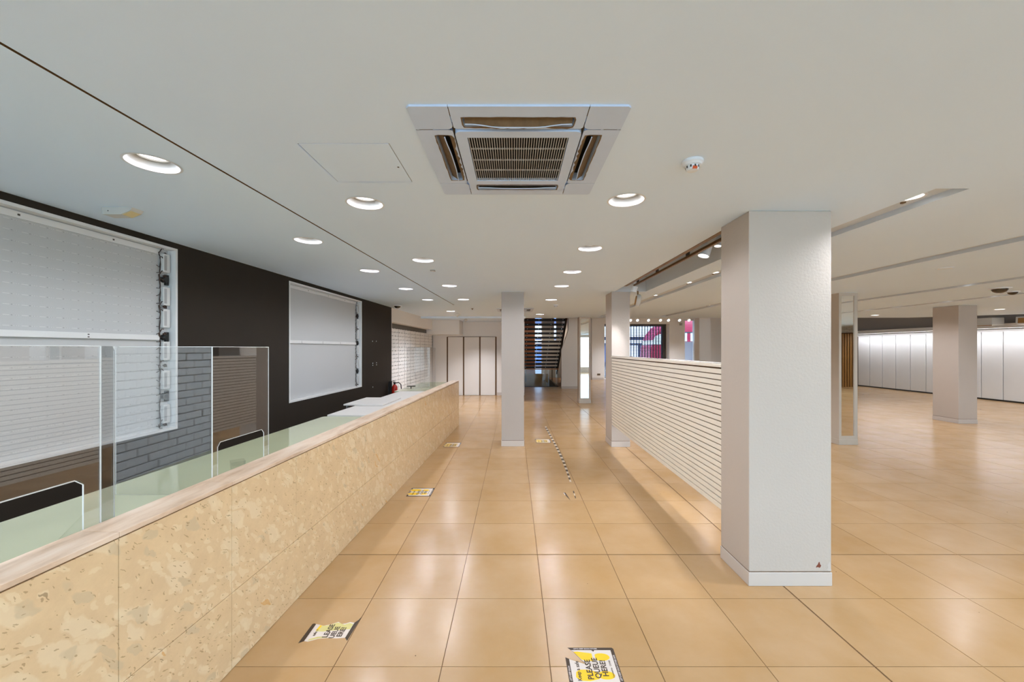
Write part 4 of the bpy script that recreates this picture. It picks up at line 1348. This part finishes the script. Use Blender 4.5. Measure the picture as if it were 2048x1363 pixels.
# fittings above the pale wall
t = thing('wall_duct', 'white duct box above the pale wall panels', 'duct', (15.55, 12.95, CH))
MB().bbox(-0.2, 0.2, -0.2, 0.75, -0.26, -0.02, 0.01).build('body', 'duct', t)
MB().box(-0.21, -0.20, -0.2, 0.75, -0.28, -0.26).build('brown_edge', 'slat_wood', t)
t = thing('square_projector', 'tilted square lamp with a brown face above the pale wall panels', 'lamp', (15.6, 12.1, 2.60))
mx = Matrix.Rotation(0.35, 4, 'Z') @ Matrix.Rotation(0.1, 4, 'Y')
MB().bbox(-0.14, 0.14, -0.16, 0.16, -0.10, 0.13, 0.01, mx).build('case', 'duct', t)
MB().bbox(-0.152, -0.139, -0.11, 0.11, -0.07, 0.09, 0.003, mx).build('face', 'slat_wood', t)
MB().box(-0.02, 0.02, -0.02, 0.02, 0.12, 0.30).build('arm', 'duct', t)

# ==================================================================== STAIRS
t = thing('open_staircase', 'dark open-riser staircase rising towards the viewer', 'staircase', (1.2, 19.3, 0))
NT = 13
tread_me = MB().bbox(-0.78, 1.06, -0.15, 0.15, -0.045, 0.045, 0.006).mesh('tread', 'stair')
for k in range(NT):
    f = k / (NT - 1)
    y, z = 20.9 - 3.35 * f, 0.79 + 2.24 * f
    piece('tread', tread_me, t, (0, y - 19.3, z))
for x, w_ in ((1.06, 0.06), (-0.83, 0.05)):
    p0, p1 = Vector((x, 21.25 - 19.3, 0.52)), Vector((x, 16.4 - 19.3, 3.74))
    u = Vector((0, 0, 0.13))
    MB().add([p0 - u, p1 - u, p1 + u, p0 + u] + [q + Vector((w_, 0, 0)) for q in (p0 - u, p1 - u, p1 + u, p0 + u)],
             [(0, 1, 2, 3), (7, 6, 5, 4), (0, 4, 5, 1), (1, 5, 6, 2), (2, 6, 7, 3), (3, 7, 4, 0)]).build('stringer', 'stringer', t)
stuff_me = MB()
for k in range(NT):
    f = k / (NT - 1)
    y, z = 20.9 - 3.35 * f - 19.3 - 0.151, 0.79 + 2.24 * f
    for x in (-0.6, -0.1, 0.45, 0.95):
        stuff_me.box(x - 0.012, x + 0.012, y - 0.002, y, z - 0.012, z + 0.012)
stuff(stuff_me.build('tread_bolts', 'steel', t))
MB().box(-0.6, -0.56, 1.75, 1.8, 0.0, 0.8).box(0.8, 0.84, 1.75, 1.8, 0.0, 0.8).build('foot_posts', 'stringer', t)
t = thing('glass_balustrade', 'glass balustrade with a wooden handrail under the stairs', 'balustrade', (1.25, 18.4, 0))
for k in range(2):
    MB().bbox(-0.80 + 0.81 * k, -0.80 + 0.81 * k + 0.80, -0.006, 0.006, 0.0, 0.80, 0.002).build('glass_pane', 'glass', t)
MB().bbox(-0.82, 0.82, -0.03, 0.03, 0.80, 0.845, 0.008).build('handrail', 'rail_wood', t)
MB().box(-0.82, 0.82, -0.02, 0.02, 0.0, 0.025).build('base_channel', 'dark_frame', t)
t = thing('steel_handrail', 'steel handrail going down behind the glass balustrade', 'handrail', (1.7, 19.2, 0))
MB().tube([(0.05, 0.0, 0.30), (0.30, -0.55, 0.02)], 0.022, 10).build('rail', 'steel', t, True)
MB().tube([(-0.02, 0.0, -0.05), (-0.02, 0.0, 0.42)], 0.02, 10).build('post', 'steel', t, True)
MB().tube([(-0.25, 0.2, 0.22), (-0.10, 0.0, 0.10), (-0.09, 0.0, -0.1)], 0.02, 10).build('lower_rail', 'steel', t, True)

# ==================================================================== SHOPFRONT AND STREET
t = thing('roller_shutter', 'dark roller grille shutter over the shop entrance', 'shutter', (7.0, 23.6, 0))
h_ = MB()
z = 0.08
while z < 3.12:
    h_.box(-1.75, 1.80, -0.012, 0.012, z - 0.016, z + 0.016)
    z += 0.088
stuff(h_.build('grille_rods', 'shutter', t))
v_ = MB()
x = -1.70
while x < 1.78:
    v_.box(x - 0.022, x + 0.022, -0.018, 0.018, 0.03, 3.14)
    x += 0.165
stuff(v_.build('grille_links', 'shutter', t))
MB().box(1.80, 2.0, -0.08, 0.08, 0, 3.21).build('guide_rail', 'dark_frame', t)
MB().box(-1.75, -1.70, -0.08, 0.08, 0, 3.21).build('guide_rail', 'dark_frame', t)
MB().box(-1.75, 2.0, -0.10, 0.10, 3.10, 3.21).build('head_box', 'dark_frame', t)
w = struct(MB().box(9.9, 10.5, 23.26, 23.27, 0.0, 3.52).build('window_2', 'glass'), 'tall narrow side window of the shopfront')
MB().box(9.92, 10.48, 23.275, 23.28, 1.09, 2.17).build('window_film', 'film', w)
MB().box(9.9, 10.5, 23.24, 23.29, 0.0, 0.06).box(9.9, 10.5, 23.24, 23.29, 3.40, 3.52).build('window_frame', 'alu', w)
t = thing('wall_socket', 'brown double socket low on the pier beside the shutter', 'socket', (4.82, 22.598, 0.30))
MB().bbox(-0.09, 0.09, -0.02, 0.0, -0.05, 0.05, 0.006).build('plate', 'ac_dirt', t)
MB().bbox(-0.06, -0.02, -0.024, -0.02, -0.02, 0.02, 0.001).bbox(0.02, 0.06, -0.024, -0.02, -0.02, 0.02, 0.001).build('outlets', 'dark_frame', t)
struct(MB().box(-30, 60, 24.9, 60, -0.30, -0.15).build('street', 'asphalt'), 'asphalt street outside')
t = thing('bus', 'red bus passing outside the shutter and side window', 'bus', (16.8, 30.0, -0.15))
prof = [(-6.7, 0.35), (-6.9, 0.9), (-6.85, 2.0), (-6.55, 2.9), (-6.0, 3.55), (-5.2, 3.95), (-4.0, 4.05), (5.5, 4.05), (5.7, 3.8), (5.8, 0.35)]
MB().prism(prof, -1.2, 1.2, MXZ).build('body', 'bus_red', t)
for k in range(7):
    MB().bbox(-5.6 + 1.6 * k, -5.6 + 1.6 * k + 1.35, -1.22, -1.19, 2.45, 3.05, 0.01).build('upper_window', 'bus_glass', t)
MB().box(-6.2, 5.7, -1.225, -1.195, 3.05, 3.13).build('window_trim', 'bus_dark', t)
MB().prism([(-6.80, 2.2), (-6.55, 2.85), (-5.75, 3.1), (-5.75, 2.2)], -1.215, 1.215, MXZ).build('cab_glass', 'bus_glass', t)
for x in (-4.6, 3.6):
    MB().lathe([(0.0, -0.14), (0.45, -0.14), (0.5, -0.1), (0.5, 0.1), (0.45, 0.14), (0.0, 0.14)], 24, Matrix.Translation((x, -1.05, 0.5)) @ Matrix.Rotation(PI / 2, 4, 'X')).build('wheel', 'rubber', t, True)
t = thing('opposite_building', 'blue and white shopfronts across the street', 'building', (12, 44, -0.15))
MB().box(-30, 40, 0, 4, 0, 14).build('wall', 'shop_dark', t)
for k in range(14):
    x0 = -16 + 2.6 * k
    MB().bbox(x0, x0 + 2.1, -0.1, 0.05, 0.4, 2.3, 0.02).build('window', 'shop_blue' if k % 3 else 'shop_white', t)
    MB().bbox(x0, x0 + 2.3, -0.1, 0.05, 5.0, 6.3, 0.02).build('window', 'shop_blue', t)
MB().box(-18, 24, -0.5, 0.05, 3.2, 4.5).build('fascia', 'shop_white', t)
MB().box(-18, 24, -0.3, 0.05, 2.5, 2.9).build('canopy', 'shop_white', t)

# ==================================================================== FLOOR STICKERS
def text_mesh(body, size, m, name):
    cu = bpy.data.curves.new(name, 'FONT')
    cu.body = body
    cu.size = size
    cu.align_x = 'LEFT'
    cu.align_y = 'BOTTOM_BASELINE' if False else 'TOP_BASELINE'
    cu.resolution_u = 3
    cu.offset = size * 0.028
    tmp = bpy.data.objects.new(name, cu)
    C.objects.link(tmp)
    dg = bpy.context.evaluated_depsgraph_get()
    me = bpy.data.meshes.new_from_object(tmp.evaluated_get(dg))
    bpy.data.objects.remove(tmp)
    me.materials.clear()
    me.materials.append(M[m])
    return me
def foot(cx, cy, s, mb_, z0, z1):
    """shoe print lying along x: big sole then heel"""
    sole = [(cx + s * (-0.075 + 0.062 * math.cos(a_)) * 1.0, cy + s * 0.036 * math.sin(a_)) for a_ in [2 * PI * i / 20 for i in range(20)]]
    sole = [(min(x, cx + s * -0.012), y) for x, y in sole]
    heel = [(cx + s * (0.03 + 0.042 * math.cos(a_)), cy + s * 0.027 * math.sin(a_)) for a_ in [2 * PI * i / 18 for i in range(18)]]
    heel = [(max(x, cx + s * 0.005), y) for x, y in heel]
    mb_.prism(sole, z0, z1)
    mb_.prism(heel, z0, z1)
txt = {}
def words(body, size, m):
    k = (body, size, m)
    if k not in txt:
        txt[k] = text_mesh(body, size, m, 'lettering')
    return txt[k]
def sticker(label, x0, y0, style, w_=0.29, d_=0.285):
    """lies on the floor; its lettering reads away from the camera"""
    t = thing('floor_sticker', label, 'sticker', (x0, y0, 0), (0, 0, 0), 'queue stickers on the floor')
    z = 0.0006
    bd = 0.020
    if style == 'worn':
        MB().prism([(0.0, 0.0), (0.028, 0.018), (0.026, 0.165), (0.012, 0.172), (0.002, 0.166)], 0.0, z).build('border', 'sticker_black', t)
        MB().prism([(0.262, 0.045), (0.285, 0.02), (0.289, 0.15), (0.29, 0.235), (0.282, 0.205), (0.266, 0.178)], 0.0, z).build('border', 'sticker_black', t)
        MB().prism([(0.026, 0.018), (0.05, 0.014), (0.10, 0.036), (0.15, 0.044), (0.21, 0.040), (0.264, 0.046), (0.268, 0.178), (0.235, 0.184), (0.215, 0.172), (0.19, 0.166),
                    (0.16, 0.186), (0.12, 0.162), (0.08, 0.150), (0.05, 0.160), (0.026, 0.166)], 0.0, z).build('paper', 'sticker_white', t)
        MB().prism([(0.055, 0.100), (0.10, 0.098), (0.15, 0.106), (0.262, 0.12), (0.264, 0.165), (0.235, 0.176), (0.21, 0.16), (0.16, 0.180), (0.10, 0.150), (0.055, 0.152)], z, z + 0.0003).build('faded_print', 'sticker_faded', t)
        MB().prism([(0.045, 0.018), (0.10, 0.040), (0.15, 0.047), (0.15, 0.056), (0.09, 0.054), (0.05, 0.034)], z, z + 0.0003).build('faded_print', 'sticker_faded', t)
        MB().prism([(0.052, 0.108), (0.066, 0.108), (0.072, 0.150), (0.058, 0.156)], z + .0003, z + 0.0005).build('yellow_print', 'sticker_yellow', t)
        lines = (('LEASE', 0.035, 0.150, 0.045), ('UEUE', 0.033, 0.192, 0.040), ('ERE!', 0.035, 0.234, 0.052))
        small = (('safe', 0.020, 0.068, 0.060), ('o', 0.016, 0.066, 0.105))
    else:
        full = rrect(0, w_, 0, d_, 0.008)
        inner = rect(bd, w_ - bd, bd, d_ - bd)
        if style == 'torn':
            tear = [(0.0, 0.0), (0.06, 0.0), (w_, 0.0), (w_, d_ - 0.01), (w_ - 0.008, d_), (0.022, d_), (0.052, 0.252), (0.085, 0.195), (0.118, 0.155), (0.064, 0.176), (0.0, 0.212)]
            MB().prism(tear, 0.0, z).build('border', 'sticker_black', t)
            inn = [(bd, bd), (w_ - bd, bd), (w_ - bd, d_ - bd), (0.176, d_ - bd), (0.168, d_ - bd - 0.012), (0.158, d_ - bd), (0.040, d_ - bd), (0.054, 0.252), (0.087, 0.195), (0.120, 0.156), (0.066, 0.178), (bd, 0.199)]
            MB().prism(inn, z, z + 0.0003).build('paper', 'sticker_white', t)
            yl = MB()
            yl.prism([(0.052, 0.252), (0.075, 0.254), (0.155, 0.240), (0.155, 0.185), (0.112, 0.183), (0.088, 0.197), (0.072, 0.222)], z + .0003, z + .0006)
            yl.prism([(0.040, 0.075), (0.046, 0.108), (0.066, 0.124), (0.11, 0.124), (0.165, 0.108), (0.165, 0.062), (0.11, 0.048), (0.06, 0.052)], z + .0003, z + .0006)
            hl = [(0.0, 0)]
            for cy_ in (0.213, 0.086):
                yl.prism([(max(0.170, 0.205 + 0.048 * math.cos(a_)), cy_ + 0.028 * math.sin(a_)) for a_ in [2 * PI * i / 18 for i in range(18)]], z + .0003, z + .0006)
            yl.build('footprints', 'sticker_yellow', t)
        else:
            MB().prism(full, 0.0, z).build('border', 'sticker_black', t)
            MB().prism(inner, z, z + 0.0003).build('paper', 'sticker_white', t)
            yl = MB()
            foot(0.155, 0.205, 1.15, yl, z + .0003, z + .0006)
            foot(0.155, 0.082, 1.15, yl, z + .0003, z + .0006)
            yl.build('footprints', 'sticker_yellow', t)
        lines = (('PLEASE', 0.034, 0.134, 0.058), ('QUEUE', 0.034, 0.176, 0.066), ('HERE!', 0.034, 0.218, 0.078))
        small = (('Keep a safe', 0.024, 0.068, 0.050), ("LET'S KEEP EACH" if style == 'torn' else "LET'S KEEP EACH OTHER SAFE", 0.011, 0.015, 0.050), ("LET'S KEEP EACH OTHER SAFE", 0.011, w_ - 0.006, 0.050),
                 ('Coronavirus   COVID', 0.011, 0.248, 0.07))
    if style == 'torn':
        piece('small_lettering', words("LET'S KEEP EACH OTHER", 0.0125, 'label_white'), t, (0.055, d_ - 0.014, z + 0.0008))
    for body, size, xx, yy in lines:
        piece('lettering', words(body, size * 1.28, 'sticker_black'), t, (xx, yy, z + 0.0008), (0, 0, PI / 2))
    for body, size, xx, yy in small:
        piece('small_lettering', words(body, size * 1.2, 'label_white' if body.startswith('LET') else 'sticker_black'), t, (xx, yy, z + 0.0008), (0, 0, PI / 2))
    return t
sticker('worn white queue sticker with torn yellow print beside the counter', -1.292, 2.375, 'worn')
sticker('torn black and yellow PLEASE QUEUE HERE sticker cut by the picture edge', 0.293, 2.055, 'torn')
sticker('black-edged yellow queue sticker lying third along the counter', -1.290, 4.738, 'full')
sticker('small distant queue sticker by the counter before the slim column', -1.275, 7.12, 'full', 0.29, 0.33)
sticker('small distant yellow queue sticker just right of the slim column', 0.41, 7.43, 'full', 0.29, 0.31)
t = thing('floor_tape', 'broken strip of dirty tape residue running along the aisle floor', 'tape', (0.72, 4.68, 0))
rnd = random.Random(5)
y = 0.0
k = 0
while y < 4.2:
    f = y / 4.2
    ln = 0.07 + 0.05 * f
    xx = 0.0 + 0.03 * math.sin(y)
    if not (0.05 < f < 0.12):
        w2 = 0.012 + 0.028 * min(1, f * 3)
        MB().prism([(xx, y), (xx + w2, y + rnd.uniform(-.01, .01)), (xx + w2 + .004, y + ln), (xx + .004, y + ln + rnd.uniform(-.01, .01))], 0.0, 0.0008).build('tape_piece', 'tape' if k % 2 else 'tape_dark', t)
    y += ln + 0.01
    k += 1
t = thing('torn_tape_scrap', 'small torn dark tape scrap left of the tape strip', 'scrap', (0.60, 4.62, 0))
MB().prism([(0.0, 0.24), (0.03, 0.245), (0.05, 0.06), (0.055, 0.0), (0.03, 0.10)], 0.0, 0.001).build('scrap', 'tape_dark', t)
MB().prism([(0.004, 0.235), (0.012, 0.236), (0.02, 0.15), (0.012, 0.16)], 0.001, 0.0014).build('white_edge', 'sticker_white', t)
